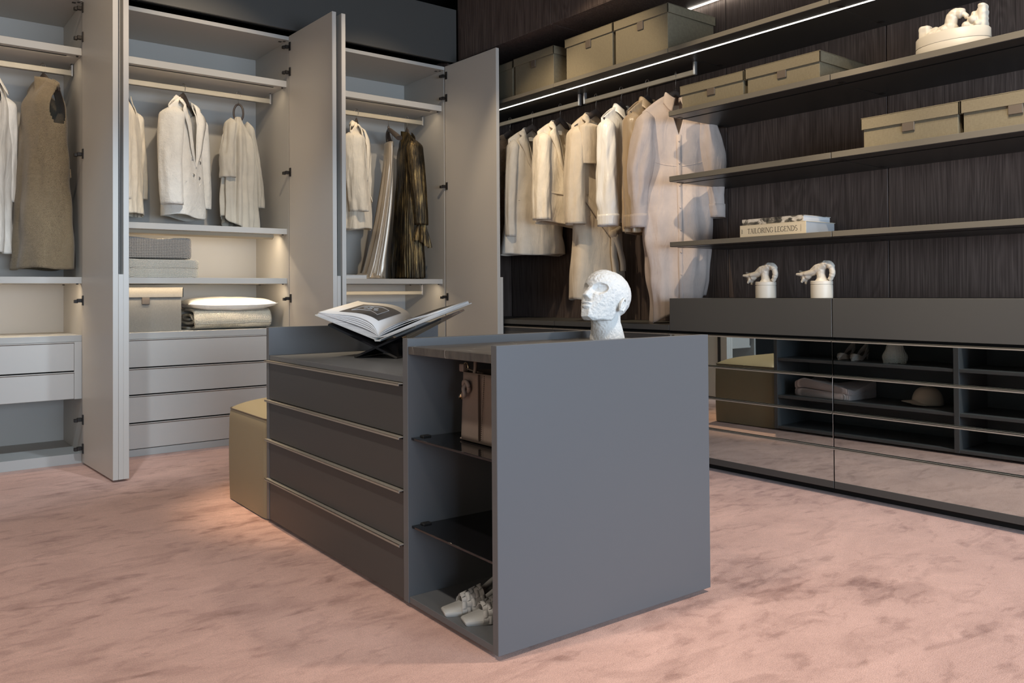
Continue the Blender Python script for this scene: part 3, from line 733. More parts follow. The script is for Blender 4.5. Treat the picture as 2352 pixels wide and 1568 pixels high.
# ---- wardrobe bay 3
hanger((3.055, 5.86, RW), R(50), 'dark hanger inside the crumpled cream linen jacket', top=-.1, ghw=.19, hw=.175)
t = garment('jacket', 'crumpled cream linen jacket hanging in the right wardrobe', 'jacket', (3.055, 5.86, RW), R(50), F_['linen_cream'], -.93, hw=.19, depth=.07, hdep=.10, top=-.1, drop=.085, nhw=.07, vneck=.42, vexp=1.1, seed=21, amp=.008, nf=5, hem_slope=.008,
            wid=[(-.93, .20), (-.5, .17), (-.19, .19)],
            sleeves=[dict(side=-1, ln=.63, r0=(.055, .08), r1=(.052, .07), splay=.035, fwd=-.05, amp=.008), dict(side=1, ln=.62, r0=(.05, .075), r1=(.045, .06), splay=.05, fwd=.0, amp=.008)])
lapels(t, F_['linen_cream'], -.1, .07, .44, .07, y=-.072)
flap(t, F_['linen_cream'], -.06, -.094, -.66); flap(t, F_['linen_cream'], .10, -.094, -.66)
t = thing('clothes_hanger', 'wood hanger with clips holding the silver trousers', 'hanger', (3.343, 5.86, RW), R(70))
MB().tube([(0, .014*math.cos(R(-20+200*k/12)), .002+.016*math.sin(R(-20+200*k/12))) for k in range(13)]+[(0, -.014, -.012), (0, -.010, -.03), (0, 0, -.045), (0, 0, -.085)], .0028, 8).build('hook', M['hook'], t, True)
arm = [(x, .05*abs(x/.2)**2*(-1), -.112-.10*abs(x/.2)**1.5) for x in [-.2+.4*k/20 for k in range(21)]]
a_ = MB().tube(arm, [(lerp(.011, .030, abs(p[0])/.2), lerp(.016, .020, abs(p[0])/.2)) for p in arm], 14).tube([(0, 0, -.13), (0, 0, -.083)], [.011, .008], 12).build('hanger_arm', M['hanger'], t); smooth_angle(a_, 50)
MB().tube([(-.10, -.01, -.165), (-.10, -.01, -.225)], .0018, 6).tube([(.10, -.01, -.165), (.10, -.01, -.225)], .0018, 6).tube([(-.13, -.01, -.222), (.13, -.01, -.222)], .002, 6).build('clip_bar', M['hook'], t)
def trousers(u, v):
    th = 2*PI*u; c, s = math.cos(th), math.sin(th)
    z = lerp(-.222, -1.318, v); e = v**1.7
    rx = lerp(.105, .15, e); ry = lerp(.028, .070, e)
    k = .011*ss(.0, .5, v)*(math.sin(7*th+.5)+.6*math.sin(13*th+2))+.02*ss(.85, 1, v)*fbm(c*3, s*3, v*8)
    return (c*(rx+k), s*(ry+k)-.15*e, z)
def puddle(u, v):
    th = 2*PI*u; c, s = math.cos(th), math.sin(th)
    r = lerp(1, .0, v)
    z = -1.319+.045*(1-v)*0+ (.055*math.sin(PI*min(1, (1-v)))*(.6+.8*abs(fbm(c*2.4, s*2.4, v*5))) if v > 0 else 0)
    return (c*.185*r*(1+.15*math.sin(5*th)), -.165+s*.115*r*(1+.2*math.sin(4*th+1)), z+.002)
g = thing('trousers', 'shiny silver trousers pooling on the shelf of the right wardrobe', 'trousers', (3.343, 5.86, RW), R(75+180))
grid('leg', 110, 60, trousers, F_['silver'], g, closed=True, thick=.002)
grid('pooled_hem', 60, 20, puddle, F_['silver'], g, closed=True)
hanger((3.514, 5.86, RW), R(78), 'dark hanger of the bronze pleated dress', hw=.155, ghw=.175, top=-.12, drop=.075, nhw=.05)
t = garment('dress', 'long bronze pleated metallic dress with one sleeve showing', 'dress', (3.514, 5.86, RW), R(80), F_['bronze'], -1.316, hw=.175, depth=.055, hdep=.10, top=-.12, drop=.075, nhw=.05, vneck=.05, seed=25, amp=.007, nf=34,
            wid=[(-1.316, .225), (-.8, .185), (-.4, .16), (-.195, .175)],
            sleeves=[dict(side=-1, ln=.70, r0=(.05, .075), r1=(.045, .055), splay=.05, fwd=-.04, amp=.004, pleat=16)])
def ruffle(u, v):
    th = 2*PI*u
    return (-(.175-.03+.05)+math.cos(th)*lerp(.02, .05, v)*(1+.25*math.sin(9*th)), -.045+math.sin(th)*lerp(.03, .075, v)*(1+.25*math.sin(9*th+1)), -.875-.17*v-.03*math.sin(2*th)*v)
grid('frilled_cuff', 80, 12, ruffle, F_['bronze'], t, closed=True)
def hem(u, v):
    th = 2*PI*u; r = 1-v
    return (math.cos(th)*.23*r, math.sin(th)*.12*r+.012, -1.319+.03*math.sin(PI*r)*abs(fbm(math.cos(th)*3, math.sin(th)*3, r*4)))
grid('pooled_hem', 60, 14, hem, F_['bronze'], t, closed=True)

# ---- right wall
def rloc(y): return (4.08, y, RR)
def neck_label(t, top, y=.018, w_=.05, h=.03):
    MB().box(-w_/2, w_/2, y-.001, y+.001, top-.055-h, top-.055).build('neck_label', M['labelw'], t)
hanger(rloc(5.207), 0, 'dark hanger of the brown textured jacket in the corner')
garment('jacket', 'brown textured jacket mostly hidden behind the open wardrobe door', 'jacket', rloc(5.207), R(-8), F_['brownknit'], -1.0, hw=.20, seed=31, top=-.125, hdep=.085, sleeves=[dict(side=-1, ln=.6), dict(side=1, ln=.6)])
hanger(rloc(4.928), R(-16), 'dark hanger of the pale stone jacket')
t = garment('jacket', 'pale stone long jacket with flared hem, second from the corner', 'jacket', rloc(4.928), R(-18), F_['pale'], -1.095, hw=.20, depth=.07, hdep=.115, top=-.125, drop=.085, nhw=.07, vneck=.36, seed=33, amp=.010, nf=5,
            wid=[(-1.095, .25), (-.72, .21), (-.5, .175), (-.21, .20)],
            sleeves=[dict(side=-1, ln=.755, r0=(.05, .07), r1=(.04, .05), splay=.035, fwd=-.05, amp=.004), dict(side=1, ln=.74, r0=(.05, .07), r1=(.04, .05), splay=.02)])
lapels(t, F_['pale'], -.125, .07, .36, .075, y=-.07); neck_label(t, -.125)
flap(t, F_['pale'], -.09, -.098, -.68, .12, .012)
hanger(rloc(4.602), R(-4), 'dark hanger of the cream linen jacket on the right wall')
t = garment('jacket', 'cream linen jacket with welt pocket between pale jacket and trench coat', 'jacket', rloc(4.602), R(-6), F_['linen_cream'], -.885, hw=.205, depth=.075, hdep=.10, top=-.125, drop=.085, nhw=.072, vneck=.42, seed=35, amp=.006, nf=4,
            wid=[(-.885, .205), (-.55, .185), (-.21, .205)], hem_slope=-.015,
            sleeves=[dict(side=-1, ln=.655, r0=(.06, .085), r1=(.058, .075), splay=.03, fwd=-.05, amp=.006), dict(side=1, ln=.65, splay=.05)])
lapels(t, F_['linen_cream'], -.125, .072, .42, .08, y=-.078); neck_label(t, -.125)
flap(t, F_['linen_cream'], -.085, -.099, -.66, .12, .012, 6)
hanger(rloc(4.221), R(-6), 'broad dark hanger of the belted trench coat', top=-.135, nhw=.085)
t = garment('coat', 'long beige belted trench coat on the right wall', 'coat', rloc(4.221), R(-10), F_['trench'], -1.435, hw=.205, depth=.075, hdep=.11, top=-.135, drop=.09, nhw=.085, vneck=.50, vexp=1.0, seed=37, amp=.006, nf=4,
            wid=[(-1.435, .225), (-1.0, .19), (-.6, .185), (-.225, .205)],
            sleeves=[dict(side=-1, ln=.70, r0=(.062, .088), r1=(.065, .082), splay=.045, fwd=-.06, amp=.005), dict(side=1, ln=.68, r0=(.055, .08), r1=(.05, .065), splay=.05)])
lapels(t, F_['trench'], -.135, .085, .50, .085, y=-.08); neck_label(t, -.125, .028, .06, .016)
sleeve(t, F_['trench'], .13, -.22, .0, side=-1, ln=.29, r0=(.085, .05), r1=(.075, .035), splay=.0, fwd=-.02, seed=2, amp=.0015, sx=.03, yoff=-.075, name='storm_flap')
bw = [(math.cos(a)*.196, math.sin(a)*.098, -.975+.03*math.sin(a)) for a in [2*PI*k/40 for k in range(41)]]
strip_part('belt', catmull([fs(t, -.165, -.70, .012), fs(t, -.10, -.79, .014), fs(t, -.02, -.90, .016), fs(t, .05, -.985, .014)], 6), .048, F_['trench'], t, .006)
strip_part('belt', catmull([fs(t, .05, -.985, .012), fs(t, .11, -.955, .012), fs(t, .165, -.935, .012)], 6), .048, F_['trench'], t, .006)
MB().ball((.05, -.132, -.985), (.034, .02, .034)).build('belt_knot', F_['trench'], t, True)
strip_part('belt_end', catmull([(.05, -.138, -.99), (.045, -.142, -1.12), (.06, -.138, -1.25), (.065, -.135, -1.42)], 6), [.03]+[.046]*18, F_['trench'], t, .006)
strip_part('belt_end', catmull([(.055, -.145, -.99), (.09, -.142, -1.08), (.12, -.138, -1.17), (.125, -.135, -1.24)], 6), [.03]+[.046]*18, F_['trench'], t, .006)
flap(t, F_['trench'], -.10, -.118, -.86, .035, .17, 0)
hanger(rloc(3.973), R(4), 'dark hanger of the white satin shirt')
t = garment('shirt', 'white satin shirt with full sleeves beside the trench coat', 'shirt', rloc(3.973), R(2), F_['satin'], -.90, hw=.195, depth=.06, hdep=.085, top=-.13, drop=.09, nhw=.065, vneck=.18, seed=41, amp=.009, nf=9,
            sleeves=[dict(side=-1, ln=.68, r0=(.05, .07), r1=(.06, .075), splay=.035, fwd=-.06, amp=.011, cuff=(.075, .05)), dict(side=1, ln=.66, splay=.05, amp=.01)])
shirt_collar(t, F_['satin'], -.13, .065); neck_label(t, -.13)
hanger(rloc(3.733), R(6), 'dark hanger of the tan satin blouse')
t = garment('blouse', 'tan satin blouse with open collar beside the blush dress', 'blouse', rloc(3.733), R(4), F_['tan'], -1.0, hw=.20, depth=.065, hdep=.095, top=-.13, drop=.09, nhw=.07, vneck=.26, seed=43, amp=.009, nf=8, hem_slope=.0,
            sleeves=[dict(side=-1, ln=.70, r0=(.055, .075), r1=(.062, .075), splay=.025, fwd=-.05, amp=.008, cuff=(.085, .055)), dict(side=1, ln=.66, splay=.05, amp=.01)])
shirt_collar(t, F_['tan'], -.13, .07, h=.075, spread=.09)
hanger(rloc(3.491), R(-34), 'dark hanger of the long blush dress, nearest on the right rail', top=-.14, drop=.10)
t = garment('dress', 'long dusty blush shirt dress with full sleeves, nearest on the right wall', 'dress', (4.08, 3.491, RR), R(-36), F_['blush'], -1.50, hw=.215, depth=.07, hdep=.11, top=-.14, drop=.10, nhw=.07, vneck=.26, vexp=.95, seed=47, amp=.010, nf=5, hem_slope=.085,
            wid=[(-1.50, .165), (-1.3, .19), (-1.0, .215), (-.70, .215), (-.575, .20), (-.5, .225), (-.24, .215)],
            sleeves=[dict(side=-1, ln=.68, r0=(.06, .08), r1=(.05, .055), splay=.045, fwd=-.02, amp=.007, puff=.028, cuff=(.085, .042), sx=.03), dict(side=1, ln=.62, r0=(.06, .08), r1=(.05, .055), splay=.06, fwd=-.03, amp=.008, puff=.024, cuff=(.085, .045))])
shirt_collar(t, F_['blush'], -.14, .07, h=.075, spread=.07); neck_label(t, -.14)
strip_part('placket', [fs(t, 0, -.40-1.08*k/16, .003) for k in range(17)], .032, F_['blush'], t, .003)
buttons(t, [fs(t, 0, -.44-.14*k, .007) for k in range(7)], .0055, F_['blush'])
def seam_fn(u, v):
    a = PI+PI*u; return fs(t, math.cos(a)*.185, -.575+.022*math.cos(2*a)+(v-.5)*.006, .0015)
grid('waist_seam', 40, 3, seam_fn, F_['blush'], t, thick=.002)
# ------------------------------------------------------------------ storage boxes
def storage_box(label, y0, y1, z, zl, zt, over=.012, dep=.46, x0=3.845, m=None, group=None, tab=(.05, .062), rz=0):
    """y0<y1 along the wall, body from z to zl, lid zl..zt"""
    m = m or M['boxlinen']; yc = (y0+y1)/2; h = (y1-y0)/2
    t = thing('storage_box', label, 'box', (x0, yc, z), rz, group)
    MB().box(.010, dep-.010, -h+.010, h-.010, 0, zt-z-.008, bev=.002).build('box_body', m, t)
    l = MB(); H = zt-z; Z = zl-z
    l.box(0, dep, -h, h, H-.006, H, bev=.0015).box(0, .006, -h, h, Z, H-.002, bev=.001).box(dep-.006, dep, -h, h, Z, H-.002, bev=.001).box(0, dep, -h, -h+.006, Z, H-.002, bev=.001).box(0, dep, h-.006, h, Z, H-.002, bev=.001)
    l.build('box_lid', m, t)
    MB().box(.001, .0085, -tab[0]/2, tab[0]/2, Z-tab[1]+.01, Z+.006, bev=.002).build('pull_tab', M['leather'], t)
    return t
ZT = 2.4815
storage_box('olive storage box farthest in the corner on the top shelf, half behind the door', 4.875, 5.31, ZT, 2.712, 2.768)
storage_box('olive storage box on the top shelf, second from the corner', 4.404, 4.864, ZT, 2.716, 2.773)
storage_box('tall olive storage box on the top shelf, left neighbour of the biggest-looking box', 3.818, 4.288, ZT, 2.722, 2.779)
storage_box('biggest-looking olive storage box on the top shelf, nearest the camera', 3.345, 3.810, ZT, 2.722, 2.779)
Z1 = 2.1001; Z2_ = 1.7094
storage_box('low olive box above the blush dress, left one on the upper graphite shelf', 2.795, 3.252, Z1, 2.190, 2.243, x0=3.835, tab=(.055, .05))
storage_box('low olive box on the upper graphite shelf, right of its darker twin', 2.328, 2.786, Z1, 2.190, 2.247, x0=3.835, tab=(.055, .05))
storage_box('low taupe box on the middle graphite shelf, whole in view', 1.654, 2.117, Z2_, 1.802, 1.859, x0=3.835, tab=(.058, .05))
storage_box('low taupe box on the middle graphite shelf, cut by the right picture edge', 1.205, 1.651, Z2_, 1.802, 1.860, x0=3.835, tab=(.058, .05))
# grey box in the wardrobe: front faces the room (-Y)
t = storage_box('grey linen storage box beside the white pillow in the middle wardrobe', -.235, .235, .7825, 1.007, 1.071, m=M['boxgrey'], dep=.40, tab=(.048, .055))
t.location = (1.445, 5.685, .7825); t.rotation_euler = (0, 0, PI/2)

# ------------------------------------------------------------------ folded blankets, pillow
def knit(c1, c2, sx, name, rough=.95):
    def f(nt, b, tc):
        v = tc.outputs['Object']
        sep = nt.nodes.new('ShaderNodeSeparateXYZ'); nt.links.new(v, sep.inputs[0])
        yz = mth(nt, 'ADD', sep.outputs[1], sep.outputs[2])
        a = mth(nt, 'SINE', mth(nt, 'MULTIPLY', sep.outputs[0], sx)); c = mth(nt, 'SINE', mth(nt, 'MULTIPLY', yz, sx))
        k = mth(nt, 'MULTIPLY', mth(nt, 'ADD', a, 1), mth(nt, 'ADD', c, 1)); k = mth(nt, 'MULTIPLY', k, .25)
        k2 = mth(nt, 'ADD', k, mth(nt, 'MULTIPLY', texn(nt, v, 60, 2), .25))
        nt.links.new(ramp(nt, k2, [(0.2, c1), (0.75, c2)]), b.inputs['Base Color'])
        bumpn(nt, b, k2, .9, .006)
    return mat(name, c1, rough, spec=.1, sheen=.2, build=f)
K_grey = knit((0.33, 0.30, 0.265), (0.17, 0.15, 0.13), 620, 'grey waffle knit')
K_cream = knit((0.58, 0.54, 0.46), (0.46, 0.425, 0.355), 760, 'cream moss knit')
K_waffle = knit((0.64, 0.585, 0.475), (0.47, 0.415, 0.32), 700, 'cream waffle knit')
K_mauve = knit((0.78, 0.66, 0.64), (0.62, 0.51, 0.49), 1100, 'mauve grey knit')
def folded(name, label, cat, loc, sx, sy, h, m, layers=3, seed=0, rz=0, group=None, sag=.012):
    """soft stack of fabric layers, each one rounded fold"""
    t = thing(name, label, cat, loc, rz, group)
    lh = h/layers
    for k in range(layers):
        def P(u, v, k=k):
            a = 2*PI*u; c, s = math.cos(a), math.sin(a)
            ph = PI*(v-.5); e = math.copysign(abs(math.cos(ph))**.35, 1); 
            x = math.copysign(abs(c)**.22, c)*sx/2*(e*.07+.93 if abs(ph) < PI/2-.01 else .93*0+.0)
            y = math.copysign(abs(s)**.22, s)*sy/2*(e*.07+.93 if abs(ph) < PI/2-.01 else 0)
            z = lh*(k+.5)+math.copysign(abs(math.sin(ph))**.6, math.sin(ph))*lh*.5
            if z > lh*k+lh*.5 or k > 0:
                z += sag*fbm(x*4+seed, y*4, k*3+seed)*(z/h)
            jit = .008*fbm(k*3+seed, c*2, s*2)
            return (x+jit, y+jit*.5, max(z, .0008))
        grid('fold', 64, 17, P, m, t, closed=True)
    return t
folded('blanket', 'cream moss-knit blanket under the grey blanket in the middle wardrobe', 'blanket', (1.545, 5.865, 1.135), .48, .42, .122, K_cream, 2, 3)
folded('blanket', 'grey waffle blanket on top of the cream moss-knit blanket', 'blanket', (1.515, 5.87, 1.262), .46, .40, .135, K_grey, 1, 5, sag=.03)
t = thing('blanket', 'cream waffle blanket folded in a roll under the white pillow', 'blanket', (2.02, 5.87, .7825))
def roll(u, v):
    # one sheet folded over itself, seen from its left end
    path = catmull([(.13, .012), (.02, .010), (-.10, .012), (-.168, .034), (-.175, .080), (-.13, .128), (.0, .137), (.13, .131), (.165, .090), (.14, .055), (.05, .045), (-.06, .048), (-.115, .068), (-.08, .098), (.02, .102), (.10, .092), (.06, .072), (-.04, .072)], 5)
    k = u*(len(path)-1); i = min(int(k), len(path)-2); p = path[i].lerp(path[i+1], k-i) if hasattr(path[i], 'lerp') else path[i]
    x = lerp(-.262, .268, v); e = ss(.93, 1, v)
    return (x+.012*fbm(u*9, 2, 0)*(1-v), p[0]*lerp(1, .93, e), p[1]*1.0+.003*fbm(x*6, u*6, 1))
def roll2(u, v):
    return roll(u, v)
_rp = [Vector((0, a, b)) for a, b in [(.13, .012), (.02, .010), (-.10, .012), (-.168, .034), (-.175, .080), (-.13, .128), (.0, .137), (.13, .131), (.165, .090), (.14, .055), (.05, .045), (-.06, .048), (-.115, .068), (-.08, .098), (.02, .102), (.10, .092), (.06, .072), (-.04, .072)]]
_rc = catmull(_rp, 5)
def roll(u, v):
    k = u*(len(_rc)-1); i = min(int(k), len(_rc)-2); p = _rc[i].lerp(_rc[i+1], k-i)
    x = lerp(-.262, .268, v)
    return (x+.016*fbm(u*11, 2, 0)*(1-v), p.y+.004*fbm(x*7, u*8, 2), p.z+.003*fbm(x*6, u*6, 1))
o = grid('folded_sheet', len(_rc)*2, 30, roll, K_waffle, t, thick=.017)
MB().box(.255, .271, -.155, .155, .012, .128, bev=.006, seg=3).build('fold', K_waffle, t, True)
t = thing('pillow', 'white pillow lying on the rolled waffle blanket in the middle wardrobe', 'pillow', (2.03, 5.87, .925), R(-2))
F_['pillow'] = fabric('white pillow cotton', (0.80, 0.765, 0.69), .85, .1, (400, .2, .0006), var=.02)
def pil(sgn):
    def P(u, v):
        a, b = 2*u-1, 2*v-1
        px = 1-.10*(1-abs(b)**2)*0-.05*b*b*(1-abs(a)) ; k = (1-abs(a)**2.4)*(1-abs(b)**2.4)
        x = a*.305*(1-.055*(1-a*a)*0-.05*(1-abs(b)**.8)*abs(a)**3*0); y = b*.20
        x *= 1-.06*(1-b*b)*abs(a)**6; y *= 1-.08*(1-a*a)*abs(b)**6
        z = sgn*(.062 if sgn > 0 else .045)*max(0, k)**.48+.006*fbm(a*3, b*3, sgn)+(.012*a if sgn else 0)*0+.02+.012*abs(a)**3
        return (x, y, z)
    return P
grid('top_side', 40, 30, pil(1), F_['pillow'], t); grid('bottom_side', 40, 30, pil(-1), F_['pillow'], t)
ed = [(x*.303, -.199*(1-.08*(1-x*x)), .022+.012*abs(x)**3) for x in [-1+2*k/24 for k in range(25)]]
MB().tube(ed, .002, 6).build('piping', F_['pillow'], t, True)
# book lying in the right wardrobe
def closed_book(label, loc, rz, wdt, dpt, th, cover, spine_m=None, pages=None, spine_round=True):
    """spine on local -x side, length along y"""
    t = thing('book', label, 'book', loc, rz)
    MB().box(0, wdt, -dpt/2, dpt/2, 0, .003, bev=.0008).build('cover', cover, t)
    MB().box(0, wdt, -dpt/2, dpt/2, th-.003, th, bev=.0008).build('cover', cover, t)
    MB().box(0, .004, -dpt/2, dpt/2, 0, th, bev=.0015, seg=2).build('spine', spine_m or cover, t)
    MB().box(.004, wdt-.004, -dpt/2+.004, dpt/2-.004, .003, th-.003).build('page_block', pages or M['pages'], t)
    return t
def page_nodes(nt, b, tc):
    v = tc.outputs['Object']; n = texn(nt, v, 1, 2, .5, 0, (3, 3, 900))
    nt.links.new(ramp(nt, n, [(.35, (.50, .51, .52)), (.65, (.74, .74, .74))]), b.inputs['Base Color'])
M['pages'] = mat('paper page edges', (.7, .7, .7), .8, spec=.2, build=page_nodes)
M['pages_dim'] = mat('grey paper page edges', (.45, .46, .47), .8, spec=.2)
M['paper'] = mat('white paper', (.80, .80, .80), .6, spec=.3)
M['whitecover'] = mat('white book cover', (.72, .70, .66), .5)
M['creamcover'] = mat('cream cloth book cover', (.62, .53, .385), .8, bump=(900, .2, .0005))
M['ink'] = mat('dark grey ink', (.12, .105, .09), .7)
closed_book('white book lying flat beside the silver trousers hem', (2.78, 5.80, 1.135), R(14), .25, .32, .03, M['whitecover'])

# ------------------------------------------------------------------ books on the lowest graphite shelf
t = closed_book('cream spined book reading TAILORING LEGENDS, bottom of the pair', (3.85, 2.6355, 1.3162), 0, .28, .411, .068, M['creamcover'], pages=M['pages_dim'])
def lettering(parent, txt, size, loc, rot, ext=.0004, m=None, xs=1.0, name='lettering'):
    c = bpy.data.curves.new(name, 'FONT'); c.body = txt; c.size = size; c.extrude = ext; c.align_x = 'CENTER'; c.align_y = 'CENTER'; c.space_character = 1.05
    o = bpy.data.objects.new('t', c); COL.objects.link(o); bpy.context.view_layer.update()
    me = bpy.data.meshes.new_from_object(o.evaluated_get(bpy.context.evaluated_depsgraph_get()))
    bpy.data.objects.remove(o); bpy.data.curves.remove(c)
    r = link(name, me, m or M['ink'], parent); r.location = loc; r.rotation_euler = rot; r.scale = (xs, 1, 1); return r
# serif capitals drawn stroke by stroke (thick stems, thin arms, small feet)
def serif_text(parent, txt, h, m, name='lettering'):
    S, T, SF = .13, .05, .10
    def stem(x, y0=0, y1=1, w_=S): return [((x, y0), (x, y1), w_), ((x-SF, y0+.02), (x+SF, y0+.02), .04), ((x-SF, y1-.02), (x+SF, y1-.02), .04)]
    def arc(cx, cy, rx, ry, a0, a1, w0, w1, n=14):
        out = []
        for k in range(n):
            t0, t1 = R(a0+(a1-a0)*k/n), R(a0+(a1-a0)*(k+1)/n)
            wk = lerp(w1, w0, abs(math.cos((t0+t1)/2)))
            out.append(((cx+rx*math.cos(t0), cy+ry*math.sin(t0)), (cx+rx*math.cos(t1), cy+ry*math.sin(t1)), wk))
        return out
    G = {'T': (.78, stem(.38)+[((.03, .97), (.73, .97), T), ((.03, .97), (.03, .80), T), ((.73, .97), (.73, .80), T)]),
         'A': (.86, [((.42, 1), (.10, 0), T), ((.42, 1), (.72, 0), S), ((.22, .36), (.62, .36), T), ((0, .02), (.2, .02), .04), ((.6, .02), (.84, .02), .04)]),
         'I': (.36, stem(.16)), 'L': (.70, stem(.16)+[((.16, .03), (.62, .03), T), ((.62, .03), (.64, .22), T)]),
         'O': (.98, arc(.47, .5, .40, .48, 0, 360, S, T, 28)),
         'R': (.84, stem(.16)+arc(.34, .75, .28, .23, -90, 90, S, T)+[((.16, .98), (.34, .98), T), ((.16, .52), (.34, .52), T), ((.38, .52), (.76, .02), S*.9)]),
         'N': (.96, [((.14, 0), (.14, 1), T), ((.14, 1), (.80, 0), S), ((.80, 0), (.80, 1), T), ((.02, .02), (.26, .02), .04), ((.02, .98), (.2, .98), .04), ((.68, .98), (.92, .98), .04)]),
         'G': (.96, arc(.47, .5, .40, .48, 48, 312, S, T, 24)+[((.76, .14), (.76, .42), S), ((.62, .43), (.88, .43), .04), ((.74, .86), (.76, .70), T)]),
         'E': (.74, stem(.16)+[((.16, .97), (.62, .97), T), ((.62, .97), (.63, .80), T), ((.16, .52), (.52, .52), T), ((.16, .03), (.66, .03), T), ((.66, .03), (.68, .22), T)]),
         'D': (.94, stem(.16)+arc(.34, .5, .48, .48, -90, 90, S, T, 18)+[((.16, .98), (.34, .98), T), ((.16, .02), (.34, .02), T)]),
         'S': (.68, arc(.32, .74, .23, .24, 40, 270, S*.8, T, 14)+arc(.32, .26, .25, .24, 90, -140, S*.8, T, 14)), ' ': (.34, [])}
    x = 0; V = []; F = []
    for chx in txt:
        adv, segs = G[chx]
        for (a, b, wd) in segs:
            a = Vector((a[0]+x, a[1])); b = Vector((b[0]+x, b[1])); d = (b-a); d.normalize(); n = Vector((-d.y, d.x))*wd/2; e = d*wd*.12
            i = len(V)
            for q in (a-n-e, b-n+e, b+n+e, a+n-e): V.append((q.x*h, q.y*h, 0))
            F.append((i, i+1, i+2, i+3))
        x += adv
    W0 = x*h
    me = bpy.data.meshes.new(name); me.from_pydata([(vx-W0/2, vy-h/2, 0) for vx, vy, _ in V], [], F)
    o = link(name, me, m, parent); k = o.modifiers.new('t', 'SOLIDIFY'); k.thickness = .0006; k.offset = 0
    return o, W0
sp = [c for c in t.children if c.name.startswith('spine')][0]
o, w0 = serif_text(sp, 'TAILORING LEGENDS', .028, M['ink'])
o.rotation_euler = (PI/2, 0, -PI/2); o.location = (-.0004, -.001, .034); o.scale = (.312/w0, 1, 1)
scr = MB()
for yy, zz, hh, sd in ((.191, .034, .024, 1), (-.176, .034, .036, 2)):
    pts = []
    for k in range(26):
        q = k/25; a = q*34+sd
        pts.append((-.0005, yy+(.0042 if sd == 1 else .0018)*math.sin(a), zz+hh*(q-.5)+.001*math.cos(a*1.3)))
    scr.tube(pts, .0005, 4)
scr.build('script_marks', M['ink'], sp)
def photo_nodes(nt, b, tc):
    v = tc.outputs['Object']
    n = texn(nt, v, 1, 3, .5, 1.2, (8, 14, 20))
    nt.links.new(ramp(nt, n, [(.38, (.04, .038, .034)), (.50, (.16, .145, .12)), (.53, (.46, .42, .36)), (.66, (.62, .58, .52))]), b.inputs['Base Color'])
M['photoprint'] = mat('black and white printed jacket', (.3, .3, .3), .35, build=photo_nodes)
closed_book('book with a black and white photo jacket, on top of the pair', (3.868, 2.648, 1.3842), 0, .262, .384, .034, M['photoprint'])

# ------------------------------------------------------------------ ceramics
def jar(label, y):
    t = thing('figure_jar', label, 'ceramic jar', (3.905, y, .9807), 0, 'cream ceramic jars with crouching figures')
    MB().lathe([(.052, 0), (.055, .002), (.0555, .03), (.055, .068), (.0535, .0695), (.0535, .0715)], 40).build('jar_body', M['ceramic'], t, ang=40)
    lid = MB().lathe([(.0535, .0715), (.0555, .073), (.055, .088), (.052, .0905)], 40).build('jar_lid', M['ceramic'], t, ang=40)
    b = MB()
    b.tube([(0, .0, .086), (0, .001, .105), (0, .004, .125), (0, .004, .15)], [.036, .024, .021, .024], 14)
    # back and shoulders sloping down to the head on the left (+y)
    b.tube(catmull([(0, .112, .124), (0, .078, .128), (0, .035, .140), (0, .005, .158), (0, -.025, .176), (0, -.047, .172), (0, -.058, .150), (0, -.060, .120), (0, -.046, .094)], 5),
           [(.020, .014)]*4+[(.024, .018)]*8+[(.026, .022)]*9+[(.020, .019)]*8+[(.015, .015)]*6+[(.012, .013)]*6, 14)
    for (x, y0, z0) in ((.016, .138, .144), (-.012, .141, .127), (.012, .128, .106), (-.01, .110, .082), (.004, .094, .074)):
        b.tube([(0, .085, .130), (x*.8, (y0+.088)/2, (z0+.122)/2), (x, y0, z0)], [.013, .0105, .006], 10)
    b.ball((0, .082, .120), (.02, .026, .024)); b.ball((0, -.058, .118), (.016, .014, .018)); b.ball((0, -.030, .178), (.026, .024, .014))
    b.tube([(.012, .055, .146), (.016, .022, .166), (.014, -.008, .180)], [.007, .010, .007], 8).tube([(-.012, .055, .146), (-.016, .022, .166), (-.014, -.008, .180)], [.007, .010, .007], 8)
    blob('crouching_figure', b, M['ceramic'], lid, .0022, 2, .4, post=lambda p: p+Vector((fbm(p.x*90, p.y*90, p.z*90), fbm(p.y*90, 3, p.z*90), fbm(p.z*90, p.x*90, 7)))*.0012)
    return t
jar('cream ceramic jar with crouching figure lid, left of the pair', 2.715)
jar('cream ceramic jar with crouching figure lid, right of the pair', 2.378)
t = thing('bird_sculpture', 'cream ceramic bird and rocks sculpture on an oval plinth', 'sculpture', (3.98, 1.742, Z1), R(2))
Mo = Matrix.Scale(.62, 4, (1, 0, 0))
MB().lathe([(.158, 0), (.162, .004), (.163, .052), (.160, .056), (.158, .058)], 48, Mo).lathe([(.158, .056), (.163, .058), (.162, .100), (.157, .106), (.10, .107)], 48, Mo).build('oval_plinth', M['ceramic'], t, ang=40)
def rocks(prims, name, amp=.004):
    b = MB()
    for c, r in prims: b.ball(c, r)
    return blob(name, b, M['ceramic'], t, .0035, 2, .5, post=lambda p: p+Vector((fbm(p.x*55, p.y*55, p.z*55), fbm(p.y*55, 3, p.z*55), fbm(p.z*55, p.x*55, 7)))*amp)
b = MB().box(-.03, .03, .095, .145, .09, .172, bev=.012, seg=2)
for c, r in [((0, .075, .125), (.028, .03, .035)), ((-.03, .085, .115), .018), ((-.035, .05, .113), .02), ((0, .045, .125), (.03, .028, .032)), ((-.028, .028, .128), .018)]: b.ball(c, r)
